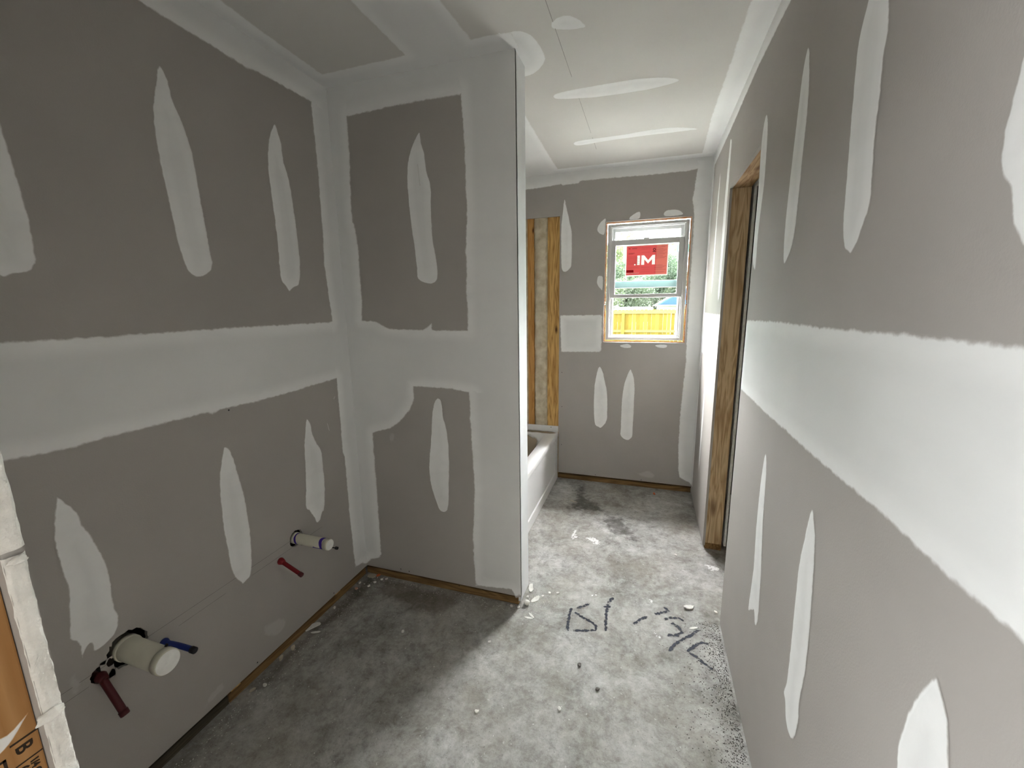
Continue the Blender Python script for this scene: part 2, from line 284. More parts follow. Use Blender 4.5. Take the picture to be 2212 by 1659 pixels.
def coat(name,fr,P,m,parent,feather=.010,curve=True,bounds=None,jit=.0012,lift=None,step=.03,seed=0,over=()):
    """thin coat spread on a board: vertex attribute edge runs 0 at the rim to 1 at `feather` inside; rim is hard where it meets a bound"""
    P=catmull(P) if curve else lin(P,step)
    Q=[P[0]]
    for p in P[1:]:
        if math.hypot(p[0]-Q[-1][0],p[1]-Q[-1][1])>.0015: Q.append(p)
    P=Q; hard=[False]*len(P)
    for i,p in enumerate(P):
        if bounds:
            for k,(b,idx) in enumerate(((bounds[0],0),(bounds[1],0),(bounds[2],1),(bounds[3],1))):
                if b is None: continue
                s=1 if k%2 else -1
                if (p[idx]-b)*s>-.004: p[idx]=b; hard[i]=True
        if not hard[i] and jit:
            p[0]+=(noise.noise((p[0]*60+seed,p[1]*60,1.3)))*jit*2; p[1]+=(noise.noise((p[0]*60,p[1]*60+seed,7.7)))*jit*2
    N=len(P); A=np.array(P); Bn=np.roll(A,-1,0); area=float(np.sum(A[:,0]*Bn[:,1]-Bn[:,0]*A[:,1]))/2
    if area<0: A=A[::-1].copy(); hard.reverse(); Bn=np.roll(A,-1,0)
    for q in over:
        O=np.array(q); O2=np.roll(O,-1,0); x=A[:,None,0];y=A[:,None,1]
        c=((O[None,:,1]>y)!=(O2[None,:,1]>y))&(x<(O2[None,:,0]-O[None,:,0])*(y-O[None,:,1])/np.where(O2[None,:,1]==O[None,:,1],1e-12,O2[None,:,1]-O[None,:,1])+O[None,:,0])
        for i in np.nonzero(c.sum(1)%2==1)[0]: hard[i]=True
    hd=np.array(hard); seg_soft=~(hd&np.roll(hd,-1))
    E=Bn-A; EL=np.maximum((E**2).sum(1),1e-14)
    def dist(X,soft):
        d=X[:,None,:]-A[None]; t=np.clip((d*E[None]).sum(2)/EL,0,1); q=d-t[...,None]*E[None]; q=np.sqrt((q**2).sum(2))
        if soft:
            if not seg_soft.any(): return np.full(len(X),9.)
            q=q[:,seg_soft]
        return q.min(1)
    def inside(X):
        x=X[:,None,0];y=X[:,None,1]; y0=A[None,:,1];y1=Bn[None,:,1]; x0=A[None,:,0];x1=Bn[None,:,0]
        c=((y0>y)!=(y1>y))&(x<(x1-x0)*(y-y0)/np.where(y1==y0,1e-12,y1-y0)+x0); return c.sum(1)%2==1
    nrm=np.roll(A,-1,0)-np.roll(A,1,0); nrm=np.stack([-nrm[:,1],nrm[:,0]],1); nrm/=np.maximum(np.linalg.norm(nrm,axis=1),1e-9)[:,None]
    cand=[]
    for f in (.33,.66,1.0,1.8,.04/feather,.075/feather):
        X=A+nrm*feather*f; k=inside(X); X=X[k]
        if len(X): X=X[dist(X,False)>feather*f*.85]; cand.append(X[::(1 if f<1.5 else 2)])
    pts=[Vector(p) for p in A]
    seen=set()
    for X in cand:
        for p in X:
            key=(round(p[0]/(feather*.3)),round(p[1]/(feather*.3)))
            if key in seen: continue
            seen.add(key); pts.append(Vector(p))
    vs_,_,fs,*_r=delaunay_2d_cdt(pts,[],[list(range(N))],1,1e-6)
    X=np.array([tuple(v) for v in vs_]); dd=dist(X,True); edge=np.clip(dd/feather,0,1); deep=np.clip(dd/.085,0,1)
    if lift is None: LIFT[0]=(LIFT[0]+1)%9; lift=.0006+LIFT[0]*.00009
    mx=edge.max() if edge.max()>0 else 1
    o=mk(name,[fr(x,y,lift*(.4+.6*e)) for (x,y),e in zip(X,edge)],[list(f) for f in fs],m,parent); me=o.data
    at=me.attributes.new('edge','FLOAT','POINT')
    for i,e in enumerate(edge): at.data[i].value=float(e)
    at=me.attributes.new('deep','FLOAT','POINT')
    for i,e in enumerate(deep): at.data[i].value=float(e)
    c=Vector(fr(0,0,1))-Vector(fr(0,0,0))
    if sum((p.normal.dot(c)*p.area for p in me.polygons))<0: me.flip_normals()
    return o
def ribbon(name,fr,P,w,m,parent,lift=.0009,feather=.5):
    """a drawn stroke lying on a surface"""
    P=[list(p) for p in P]; Q=[]
    for i in range(len(P)-1):
        a,b=P[i],P[i+1]; n=max(2,int(math.hypot(b[0]-a[0],b[1]-a[1])/.01))
        for k in range(n): Q.append((a[0]+(b[0]-a[0])*k/n,a[1]+(b[1]-a[1])*k/n))
    Q.append(tuple(P[-1])); verts=[];edge=[];faces=[]
    for i,q in enumerate(Q):
        a=Q[max(0,i-1)]; b=Q[min(len(Q)-1,i+1)]; dx,dy=b[0]-a[0],b[1]-a[1]; L=math.hypot(dx,dy) or 1; nx,ny=-dy/L,dx/L
        ww=w*(1+.35*noise.noise((q[0]*40,q[1]*40,3)))
        e=1 if 0<i<len(Q)-1 else 0
        for k,f_ in ((-1,0),(-.3,1),(.3,1),(1,0)): verts.append(fr(q[0]+nx*ww*k/2,q[1]+ny*ww*k/2,lift)); edge.append(f_*e)
    for i in range(len(Q)-1):
        for k in range(3): a=i*4+k; faces.append((a,a+1,a+5,a+4))
    o=mk(name,verts,faces,m,parent); at=o.data.attributes.new('edge','FLOAT','POINT')
    for i,e in enumerate(edge): at.data[i].value=e
    return o
def tube(bm,P,r,n=14,cap=True,radii=None):
    P=[Vector(p) for p in P]; rings=[]; up=Vector((0,0,1))
    for i,p in enumerate(P):
        d=(P[min(i+1,len(P)-1)]-P[max(i-1,0)]).normalized(); a=d.cross(up)
        if a.length<.1: a=d.cross(Vector((0,1,0)))
        a.normalize(); b=d.cross(a); rr=radii[i] if radii else r
        rings.append([bm.verts.new(p+(a*math.cos(2*math.pi*k/n)+b*math.sin(2*math.pi*k/n))*rr) for k in range(n)])
    for i in range(len(rings)-1):
        for k in range(n): bm.faces.new([rings[i][k],rings[i][(k+1)%n],rings[i+1][(k+1)%n],rings[i+1][k]])
    if cap: bm.faces.new(rings[0][::-1]); bm.faces.new(rings[-1])
def tube_obj(name,P,r,m,parent=None,radii=None,n=16,smooth=True,cap=True):
    bm=bmesh.new(); tube(bm,P,r,n,cap,radii); o=bm_obj(name,bm,m,parent)
    if smooth:
        for p in o.data.polygons: p.use_smooth=len(p.vertices)==4
    return o
D=json.loads('''{"left":[["patch",[[0.6353,1.9369],[0.638,1.8922],[0.642,1.8537],[0.647,1.7784],[0.6528,1.6844],[0.6497,1.5905],[0.6467,1.5771],[0.6351,1.561],[0.6156,1.5542],[0.5963,1.5488],[0.5808,1.5457],[0.5582,1.5817],[0.5626,1.6903],[0.5895,1.8117],[0.6191,1.9068]]],["patch",[[1.0094,2.1808],[1.0232,2.181],[1.034,2.152],[1.0416,2.099],[1.0611,2.0444],[1.0774,1.9768],[1.0807,1.9168],[1.0853,1.812],[1.0904,1.7238],[1.0941,1.6332],[1.0974,1.6333],[1.0879,1.5988],[1.0719,1.5822],[1.0385,1.57],[1.0145,1.5785],[0.9996,1.6093],[0.9917,1.6519],[0.9837,1.7213],[0.9797,1.7987],[0.9734,1.8866],[0.9705,1.9512],[0.9721,2.0159],[0.9802,2.0739],[0.9933,2.1254]]],["patch",[[1.426,2.1788],[1.4389,2.1497],[1.4488,2.1131],[1.4515,2.0502],[1.4673,1.9956],[1.4759,1.9133],[1.482,1.8095],[1.4832,1.6957],[1.4812,1.6379],[1.4657,1.5687],[1.4339,1.5512],[1.407,1.5344],[1.3936,1.5529],[1.3735,1.577],[1.3702,1.6352],[1.3726,1.69],[1.3735,1.7913],[1.3711,1.8785],[1.3688,1.9638],[1.3723,2.0379],[1.3882,2.1098],[1.4059,2.1492]]],["patch",[[1.4294,0.9811],[1.4476,0.9457],[1.4513,0.9041],[1.4726,0.8489],[1.494,0.8035],[1.4947,0.7181],[1.4914,0.617],[1.4737,0.5222],[1.4616,0.5142],[1.4446,0.4873],[1.4213,0.4783],[1.4082,0.5098],[1.3984,0.5322],[1.3814,0.5615],[1.367,0.5896],[1.3805,0.6886],[1.3905,0.7956],[1.3958,0.8668],[1.4176,0.9613]]],["patch",[[1.0412,0.9797],[1.0592,0.9606],[1.0712,0.9172],[1.0767,0.8692],[1.0849,0.8161],[1.0915,0.7498],[1.0922,0.7002],[1.0932,0.6241],[1.088,0.5382],[1.0784,0.4722],[1.067,0.4436],[1.0448,0.4348],[1.0329,0.4341],[1.0236,0.4495],[1.0078,0.478],[0.9971,0.5369],[0.9963,0.6053],[0.9939,0.6789],[0.9963,0.7486],[0.9972,0.7823],[1.0029,0.8514],[1.0144,0.9058],[1.0285,0.9535]]],["patch",[[0.5897,0.9987],[0.6054,0.9724],[0.6224,0.9378],[0.6276,0.8977],[0.6396,0.8611],[0.65,0.8104],[0.6587,0.7593],[0.6602,0.7001],[0.656,0.6319],[0.6608,0.5919],[0.6537,0.5611],[0.6368,0.5387],[0.5968,0.5288],[0.5911,0.5575],[0.5854,0.5596],[0.5721,0.5394],[0.564,0.506],[0.5657,0.5365],[0.5667,0.579],[0.5533,0.6077],[0.5597,0.6611],[0.5709,0.7352],[0.5688,0.7799],[0.5668,0.8239],[0.5664,0.8766],[0.5742,0.9289],[0.5834,0.9702]]],["smear",[[0.5484,0.5134],[0.5576,0.4858],[0.5559,0.458],[0.5436,0.4351],[0.5361,0.437],[0.532,0.4588],[0.5289,0.4938],[0.54,0.5088]]],["smear",[[1.1707,0.1788],[1.2022,0.1434],[1.1838,0.1173],[1.1537,0.1086],[1.1088,0.1336],[1.0876,0.1713],[1.0984,0.2011],[1.1371,0.1892]]],["smear",[[0.9088,0.1228],[0.9088,0.0865],[0.8819,0.0841],[0.8506,0.0813],[0.8355,0.0799],[0.8443,0.1057],[0.8663,0.1181]]],["band",[[0.5567,1.3993],[0.7208,1.3982],[0.8857,1.4005],[1.1418,1.4031],[1.5181,1.4028],[1.6376,1.4045],[1.7547,1.4046],[1.7882,1.1077],[1.6317,1.1234],[1.277,1.1089],[1.046,1.1104],[1.0164,1.102],[0.9959,1.1117],[0.7584,1.1114],[0.6198,1.1072],[0.51,1.1166],[0.36,1.118],[0.182,1.12],[0.182,1.4],[0.36,1.399]]],["corner_band",[[1.7399810003457574,2.435],[1.6325,2.3471],[1.6329,2.3471],[1.6337,2.1866],[1.6351,2.0596],[1.628,1.7935],[1.6195,1.6558],[1.638,1.4141],[1.6306,1.1144],[1.6266,0.7246],[1.6376,0.7242],[1.6336,0.4066],[1.6408,0.0992],[1.6881,0.0916],[1.7399810003457574,0.062]]],["ceiling_band",[[0.3,2.3342],[0.9774,2.3342],[1.0289,2.3284],[1.1184,2.3272],[1.2209,2.3259],[1.3262,2.3208],[1.3564,2.3297],[1.4799,2.3345],[1.6316,2.3374],[1.7399810003457574,2.3374],[1.7399810003457574,2.44],[0.3,2.44]]]],"stub":[["top_band",[[-1.430287712706856,2.3049],[-1.3279,2.3049],[-1.1692,2.3109],[-0.9683,2.3145],[-0.7746,2.3093],[-0.536665322751087,2.3293],[-0.536665322751087,2.44],[-1.430287712706856,2.44]]],["corner_band",[[-1.430287712706856,2.39],[-1.3282,2.39],[-1.3282,2.3021],[-1.328,2.1574],[-1.3415,1.9489],[-1.3427,1.8595],[-1.3319,1.8494],[-1.3201,1.7291],[-1.3246,1.6005],[-1.3225,1.4959],[-1.3326,1.4069],[-1.3269,1.1605],[-1.3216,0.8305],[-1.3234,0.5354],[-1.3264,0.1372],[-1.3473,0.1121],[-1.3929,0.0952],[-1.430287712706856,0.062]]],["bead_band",[[-0.536665322751087,2.43],[-0.7746,2.38],[-0.7746,2.3093],[-0.7674,2.1728],[-0.7651,1.9837],[-0.7638,1.8441],[-0.7758,1.7011],[-0.772,1.6244],[-0.7796,1.5469],[-0.7771,1.4868],[-0.777,1.3615],[-0.7828,1.0686],[-0.7768,0.8127],[-0.769,0.5956],[-0.7885,0.323],[-0.7812,0.0633],[-0.5875,0.0833],[-0.5627,0.0454],[-0.536665322751087,0.058]]],["seam_band",[[-1.410287712706856,1.4069],[-1.3326,1.4069],[-1.26,1.402],[-1.1858,1.3665],[-1.0059,1.3606],[-0.953,1.3922],[-0.9496,1.3608],[-0.777,1.3597],[-0.6826,1.3575],[-0.6902,1.0733],[-0.7828,1.0667],[-0.8673,1.0783],[-1.0654,1.0831],[-1.067,1.0248],[-1.0949,0.9642],[-1.1548,0.9001],[-1.2145,0.8599],[-1.3219,0.8273],[-1.410287712706856,0.8273]]],["patch",[[-0.9701,2.1988],[-0.9614,2.1538],[-0.9502,2.1138],[-0.944,2.0463],[-0.9297,1.9998],[-0.9254,1.954],[-0.9302,1.8682],[-0.9288,1.7685],[-0.9187,1.6965],[-0.9115,1.6359],[-0.9154,1.5874],[-0.9398,1.5666],[-0.9788,1.5708],[-1.0137,1.5905],[-1.0178,1.6402],[-1.0231,1.7259],[-1.0346,1.8228],[-1.0413,1.9354],[-1.0416,2.0336],[-1.0287,2.1004],[-1.0057,2.1536]]],["patch",[[-0.9413,1.0337],[-0.9216,1.0138],[-0.9166,0.9468],[-0.9021,0.8798],[-0.8942,0.782],[-0.8996,0.6404],[-0.9096,0.4942],[-0.9279,0.4494],[-0.9604,0.4552],[-0.9847,0.5154],[-1.0028,0.5865],[-1.0086,0.6791],[-0.9891,0.8331],[-0.9777,0.9426],[-0.9613,1.0115]]],["smear",[[-1.228,0.8331],[-1.1931,0.8411],[-1.2024,0.7939],[-1.2257,0.7898]]]],"back":[["top_band",[[-1.430287712706856,2.3421],[-0.9507,2.3421],[-0.7952,2.3478],[-0.6759,2.3567],[-0.6656,2.3476],[-0.5391,2.3512],[-0.5306,2.3652],[-0.3246,2.3626],[-0.0566,2.3574],[0.2056,2.3557],[0.2703,2.3654],[0.3715188850004773,2.3654],[0.3715188850004773,2.44],[-1.430287712706856,2.44]]],["corner_band",[[0.3715188850004773,2.42],[0.2703,2.42],[0.2703,2.3654],[0.2601,2.2676],[0.2497,2.1684],[0.268,2.0712],[0.268,1.7308],[0.268,1.456],[0.2699,1.1721],[0.2743,1.04],[0.2677,0.9234],[0.2564,0.6446],[0.2569,0.3882],[0.2685,0.1789],[0.2814,0.1163],[0.358,0.0829],[0.3715188850004773,0.06]]],["patch",[[-0.6459,2.2524],[-0.6255,2.1773],[-0.6029,2.079],[-0.5864,1.9887],[-0.5864,1.7824],[-0.5989,1.7411],[-0.6381,1.7156],[-0.6649,1.7437],[-0.6702,1.8531],[-0.6716,2.0349],[-0.6597,2.1639]]],["patch",[[-0.3401,2.0921],[-0.334,2.0759],[-0.3368,2.0603],[-0.3412,1.9814],[-0.3742,1.9835],[-0.3981,2.0169],[-0.3761,2.0631]]],["patch",[[-0.0951,2.12],[-0.0969,2.0704],[-0.1673,2.0717],[-0.1411,2.1044]]],["patch",[[0.071,2.0996],[0.0986,2.1162],[0.1504,2.1159],[0.1842,2.1021],[0.193,2.0754],[0.082,2.0747]]],["patch",[[-0.3666,1.6784],[-0.3454,1.6652],[-0.3455,1.5739],[-0.3643,1.5827],[-0.3906,1.6251],[-0.3849,1.6707]]],["patch",[[-0.2045,1.1481],[-0.1507,1.1636],[-0.1187,1.1495],[-0.1247,1.1322],[-0.1746,1.1313]]],["patch",[[0.0573,1.1564],[0.1323,1.1618],[0.1336,1.1367],[0.0781,1.1374]]],["seam_band",[[-0.6773,1.3861],[-0.3424,1.3881],[-0.3378,1.2765],[-0.3396,1.1109],[-0.3521,1.0912],[-0.6686,1.0864]]],["patch",[[-0.3574,0.9818],[-0.3241,0.9314],[-0.3127,0.8802],[-0.2899,0.7771],[-0.2822,0.6087],[-0.2882,0.5334],[-0.3226,0.4823],[-0.3483,0.4803],[-0.3855,0.5263],[-0.3928,0.7613],[-0.3832,0.8773]]],["patch",[[-0.1211,0.9639],[-0.0986,0.9294],[-0.0811,0.849],[-0.0792,0.6743],[-0.0809,0.4641],[-0.0887,0.4101],[-0.1277,0.3906],[-0.1738,0.4242],[-0.176,0.4884],[-0.1738,0.7207],[-0.1588,0.8558]]],["smear",[[-0.0794,0.1616],[-0.0281,0.1234],[0.0495,0.1541],[0.1047,0.117],[0.0721,0.0859],[-0.0173,0.1027]]]],"right":[["patch",[[1.0844,2.0836],[1.0475,2.0776],[1.0023,2.0269],[0.9897,1.9709],[0.9785,1.9206],[0.9822,1.8777],[0.9771,1.8141],[0.9762,1.7762],[0.9712,1.7234],[0.9613,1.6655],[0.9614,1.6292],[0.98,1.5917],[0.9959,1.5657],[1.0172,1.5536],[1.0492,1.5724],[1.0674,1.6168],[1.0772,1.6942],[1.0869,1.7706],[1.0989,1.8825],[1.1034,1.9541],[1.0924,1.9987],[1.0807,2.0247]]],["patch",[[1.44,2.1242],[1.4157,2.1028],[1.3836,1.9835],[1.3807,1.842],[1.3786,1.7443],[1.3801,1.6544],[1.4038,1.6005],[1.4542,1.5731],[1.4786,1.6588],[1.4795,1.7938],[1.4709,1.9456],[1.4626,2.0646]]],["patch",[[1.8642,2.1264],[1.8195,2.078],[1.7937,1.9041],[1.8038,1.8081],[1.8173,1.7091],[1.8132,1.5832],[1.8703,1.6238],[1.8824,1.7188],[1.8817,1.8591],[1.8978,2.0536]]],["patch",[[0.6493,1.7392],[0.6524,1.7224],[0.654,1.6987],[0.6576,1.6712],[0.6597,1.6422],[0.6586,1.6215],[0.6499,1.5986],[0.6369,1.5851],[0.6287,1.5631],[0.6205,1.5415],[0.607,1.5235],[0.6001,1.5157],[0.5814,1.5067],[0.5575,1.522],[0.5607,1.5748],[0.5788,1.6482],[0.6161,1.7164]]],["band",[[1.8822368485103709,1.3965],[1.887,1.3965],[1.4796,1.4087],[1.5079,1.4074],[1.1029,1.4095],[0.921,1.4122],[0.7812,1.4159],[0.6667,1.4161],[0.5751,1.4177],[0.5287,1.4131],[0.454,1.1115],[0.5001,1.1213],[0.613,1.1172],[0.7869,1.1212],[1.0249,1.1139],[1.5149,1.1084],[1.6986,1.1107],[1.8822368485103709,1.1107]]],["patch",[[1.446,0.9919],[1.4127,0.9483],[1.3926,0.7873],[1.3581,0.633],[1.3449,0.5433],[1.3403,0.4662],[1.3658,0.4351],[1.3904,0.4677],[1.4275,0.4387],[1.4586,0.431],[1.4452,0.5855],[1.4626,0.7301],[1.4637,0.8795]]],["patch",[[1.044,1.002],[1.0155,0.9723],[0.9978,0.928],[0.9822,0.8279],[0.9701,0.7383],[0.9647,0.6411],[0.9738,0.5562],[0.9656,0.503],[0.9764,0.4467],[0.9999,0.4231],[1.0364,0.4315],[1.0565,0.4689],[1.0711,0.4835],[1.0614,0.5227],[1.0625,0.604],[1.0691,0.718],[1.0754,0.8287],[1.0633,0.9103]]],["patch",[[0.6021,0.9851],[0.5893,0.9788],[0.5749,0.9648],[0.5641,0.9437],[0.5532,0.903],[0.5452,0.8538],[0.55,0.8026],[0.5806,0.7413],[0.6122,0.7334],[0.6313,0.7624],[0.6381,0.7944],[0.6446,0.8358],[0.6361,0.8938],[0.6227,0.9403]]]],"ceil":[["patch",[[-0.3752,1.6468],[-0.3573,1.6282],[-0.3279,1.6164],[-0.3029,1.6251],[-0.2801,1.6482],[-0.2663,1.6741],[-0.2585,1.6986],[-0.2665,1.7068],[-0.3167,1.702],[-0.3603,1.6852],[-0.3755,1.6687]]],["patch",[[-0.4774,2.1542],[-0.4551,2.1364],[-0.3929,2.1273],[-0.2756,2.1267],[-0.1079,2.1286],[-0.0004,2.1501],[0.0535,2.1748],[0.0844,2.2049],[0.0561,2.2272],[-0.0545,2.2481],[-0.2291,2.2431],[-0.3486,2.2268],[-0.4666,2.1912]]],["patch",[[-0.4837,2.7663],[-0.4257,2.7448],[-0.2006,2.7454],[-0.0571,2.7299],[0.0807,2.7337],[0.2248,2.81],[0.0844,2.8102],[-0.0575,2.8077],[-0.28,2.8088],[-0.438,2.8273],[-0.4833,2.8106]]],["halo",[[-0.5665,1.6315],[-0.552,1.635],[-0.4884,1.6467],[-0.451,1.6968],[-0.4376,1.7901],[-0.4473,1.8647],[-0.5018,1.9308],[-0.5588,1.9504],[-0.6352,1.9648],[-0.6794,1.7527],[-0.6163,1.6644]]],["edge_right",[[0.2709,1.8132],[0.2722,2.1417],[0.2676,2.647],[0.2878,3.2373]]],["edge_back",[[-0.6747,3.2265],[0.2878,3.2373]]],["edge_left",[[-1.3477,1.1852],[-1.3557,1.3558],[-1.3606,1.6371]]],["edge_stub",[[-1.3434,1.6377],[-0.9798,1.637],[-0.6675,1.6293]]]],"floor":[["stroke",[[-0.2971,1.8131],[-0.2997,1.7615],[-0.2958,1.6986],[-0.2927,1.6515]]],["stroke",[[-0.2164,1.8639],[-0.2471,1.8312],[-0.2785,1.8073]]],["stroke",[[-0.2781,1.782],[-0.236,1.7565],[-0.1966,1.742],[-0.1681,1.7197],[-0.169,1.6968],[-0.2134,1.6782],[-0.2723,1.6602]]],["stroke",[[-0.1533,1.8568],[-0.1086,1.8705]]],["stroke",[[-0.1071,1.9484],[-0.1293,1.8874],[-0.1319,1.8127],[-0.1283,1.755],[-0.1226,1.6962]]],["stroke",[[-0.0076,1.7816],[0.0234,1.8223],[0.0607,1.8552]]],["stroke",[[0.0842,1.8732],[0.1245,1.9019],[0.154,1.9221],[0.1257,1.9476]]],["stroke",[[0.1267,1.8539],[0.1593,1.8772],[0.2019,1.8848],[0.2215,1.8671]]],["stroke",[[0.158,1.8477],[0.1914,1.8271],[0.2063,1.7969],[0.1813,1.7699],[0.1374,1.7613]]],["stroke",[[0.2835,1.8403],[0.2422,1.7885],[0.1927,1.7404],[0.1647,1.7043],[0.1435,1.6624]]],["stroke",[[0.3166,1.76],[0.2847,1.7594],[0.2499,1.7305],[0.2212,1.6907],[0.2537,1.6706],[0.2784,1.645],[0.3139,1.62]]],["white",[[0.0869,1.7801],[0.1038,1.7655],[0.1251,1.7431],[0.1125,1.7066],[0.0928,1.7097],[0.0864,1.736],[0.0746,1.7517]]],["white",[[-0.2448,1.4839],[-0.231,1.5005],[-0.2127,1.4897],[-0.2165,1.4724],[-0.2389,1.4695]]],["white",[[-0.2292,1.93],[-0.1701,1.9798],[-0.1668,1.9489],[-0.2098,1.9049]]],["white",[[0.0509,1.9842],[0.0853,1.9946],[0.0963,1.962],[0.0662,1.9411]]],["white",[[-0.4253,2.5167],[-0.3793,2.5471],[-0.3669,2.4688],[-0.2624,2.4841],[-0.2155,2.4215],[-0.2502,2.3816],[-0.3387,2.4457],[-0.4052,2.4027]]],["white",[[0.3514,2.3725],[0.426,2.3824],[0.451,2.3293],[0.3904,2.311]]],["dark",[[-0.5313,3.2399],[-0.4159,3.2472],[-0.3586,3.0445],[-0.283,2.9774],[-0.215,2.8519],[-0.2618,2.7796],[-0.3886,2.781],[-0.5546,2.7719],[-0.5122,2.9543]]],["dark",[[-0.2116,2.8136],[-0.1247,2.8393],[-0.0496,2.7138],[0.0107,2.5973],[0.0204,2.492],[-0.0242,2.4492],[-0.1039,2.5002],[-0.1813,2.4771],[-0.2348,2.6069],[-0.3171,2.6523]]],["dust",[[-1.3551,1.7409],[-1.123,1.7418],[-0.8493,1.7372],[-0.836,1.6531],[-0.9374,1.5564],[-1.1012,1.5724],[-1.2529,1.5964]]]],"debris":[["halfmoon",[-1.4282,1.3264]],["sliver",[-1.3925,1.308]],["chip",[-1.3972,1.7324]],["orange",[-1.365,1.7506]],["crumb",[-1.326,1.7206]],["crumb",[-1.3039,1.7314]],["crumb",[-1.4304,1.6607]],["pink",[-1.4102,1.6158]],["crumb",[-1.3604,1.6541]],["crumb",[-1.3482,1.6896]],["ball",[-0.5145,1.7646]],["curl",[-0.5258,1.8839]],["torn",[-0.4811,1.8095]],["tri",[-0.4233,1.8812]],["crumb",[-0.3837,1.8895]],["crumb",[-0.4533,1.8429]],["sliver",[-0.4725,1.6983]],["sliver",[-0.4811,1.6799]],["curl",[0.2489,1.9734]],["sliver",[0.2575,1.8391]],["crumb",[0.3687,1.9773]],["darknub",[-0.2085,1.4861]],["darknub",[-0.1263,1.3944]],["crumb",[-0.6077,1.4871]],["orange",[0.101,3.237]],["stick",[-0.4837,2.9347]],["crumb",[-1.421,1.4648]],["flatchip",[-1.4188,1.2035]],["flatchip",[-1.4327,1.1456]],["crumb",[-1.3805,1.0256]],["flatchip",[-1.4065,0.9944]],["crumb",[-0.5247,1.8176]],["crumb",[0.2144,2.4164]],["crumb",[-0.5832,1.7301]],["crumb",[-0.5485,1.7339]],["crumb",[-0.2503,1.2733]],["crumb",[-0.5364,1.1733]],["crumb",[-1.0097,1.4281]]],"screws":[["stub",[-1.2136,0.0742]],["stub",[-1.1625,0.0706]],["stub",[-0.8696,0.0471]],["left",[1.4784,0.0707]],["left",[1.0462,0.073]],["left",[1.0766,1.1058]],["back",[-0.656,0.9216]],["back",[-0.6536,0.6335]],["back",[-0.6542,0.3043]],["back",[-0.3668,0.0674]],["back",[-0.0009,0.0661]]]}''')
# ================================================================ STRUCTURE
FX0,FX1,FY0=-2.6,2.1,-3.7
boxes('trim_sun_blocker',[((-4,YB+.13,2.46),(4,YB+.55,2.58))],M['vinyl'],None,'structure')  # unseen eave added to keep high sun off the upper sash
floor=slab('floor',fr_floor,(FX0-.2,FX1+.2,FY0-.1,YB+.12),[],.1,M['concrete'],'structure')
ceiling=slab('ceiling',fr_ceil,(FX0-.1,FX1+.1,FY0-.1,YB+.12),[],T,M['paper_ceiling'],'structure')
roof_slab=boxes('trim_roof_deck',[((FX0-.3,FY0-.3,H+.02),(FX1+.3,YB+.35,H+.10))],M['dark'],None,'structure')
pipes={'P1':(.666,.479,.052),'P2':(1.298,.4735,.036),'R':(.597,.455,.024),'B':(.753,.420,.017),'R2':(1.205,.420,.018)}
wall_left=slab('wall_left',fr_left,(YR-T,Y1,ZG,H),[],T,M['paper'],'structure',None,[pipes['P1'],pipes['P2'],pipes['R']])
wl2=slab('wall_alcove',fr_left,(Y1+TY,YB,.42,H),[],T,M['paper'],'structure')
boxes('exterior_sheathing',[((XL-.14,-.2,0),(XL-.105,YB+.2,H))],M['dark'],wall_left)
boxes('bottom_plate',[((XL-T-.089,.930,0),(XL-T,Y1-T*0,.038))],M['treated_y'],wall_left,bevel=.002)
w=boxes('bottom_plate',[((XL-T-.089,YR,0),(XL-T,.926,.036))],M['wet_plate'],wall_left,bevel=.002); w['label']='dark damp end of the bottom plate'
# wall studs behind the left board (seen through the pipe cut-outs)
for y in (.40,.94,1.5): boxes('stud',[((XL-T-.089,y,.038),(XL-T,y+.038,H))],M['stud'],wall_left)
# stub wall between vanity and tub
wall_stub=slab('wall_partition',fr_stub,(XL,X1,ZG,H),[(-1.372,-1.330,1.070,1.149)],T,M['paper'],'structure')
mudplain=mat('smooth_joint_compound',(.80,.81,.81),.85,.25,var=.04,vscale=6,bump=.05,bscale=60)
slab('end_board',lambda u,v,d:(X1+d,u,v),(Y1+.0016,Y1+TY,.030,H),[],T,mudplain,None,wall_stub)['label']='white compound-covered end of the partition'
slab('tub_side_board',lambda u,v,d:(u,Y1+TY+d,v),(XL,X1-T,.0,H),[],T,M['paper'],None,wall_stub)
boxes('corner_bead',[((X1-.0016,Y1+.0002,.034),(X1-.0003,Y1+.0017,H))],M['metal'],wall_stub)
boxes('bottom_plate',[((XL-T,Y1+T,0),(X1-T-.004,Y1+TY-T,.038))],M['treated'],wall_stub,bevel=.002)
for x in (-1.28,-.92,X1-T-.038): boxes('stud',[((x,Y1+T,.0565),(x+.038,Y1+TY-T,H))],M['stud'],wall_stub)
# back wall
OPX=-.6815; OPZ=2.132
wall_back=slab('wall_back',fr_back,(XL,XR,ZG,H),[(XL-.01,OPX,ZG-.01,OPZ),(WX0,WX1,WZ0,WZ1)],T,M['paper'],'structure')
boxes('bottom_plate',[((OPX-.05,YB+T,0),(XR,YB+T+.089,.038))],M['treated'],wall_back,bevel=.002)
ys0,ys1=YB+T,YB+T+.089
for x0,x1,mm in ((-.780,-.682,'stud'),(-.944,-.893,'stud_orange'),(-1.36,-1.322,'stud_orange')):
    s=boxes('stud',[((x0,ys0,.038),(x1,ys1,H))],M[mm],wall_back,bevel=.0015)
for x0,x1 in ((-.40,-.365),(.268,.303),(XR-.03,XR)): boxes('stud',[((x0,ys0,.0565),(x1,ys1,H))],M['stud'],wall_back)
boxes('sheathing',[((XL-.1,ys1,0),(WX0-.01,ys1+.012,H)),((WX1+.01,ys1,0),(XR+.2,ys1+.012,H)),((WX0-.01,ys1,0),(WX1+.01,ys1+.012,WZ0-.01)),((WX0-.01,ys1,WZ1+.01),(WX1+.01,ys1+.012,H))],M['dark'],wall_back)
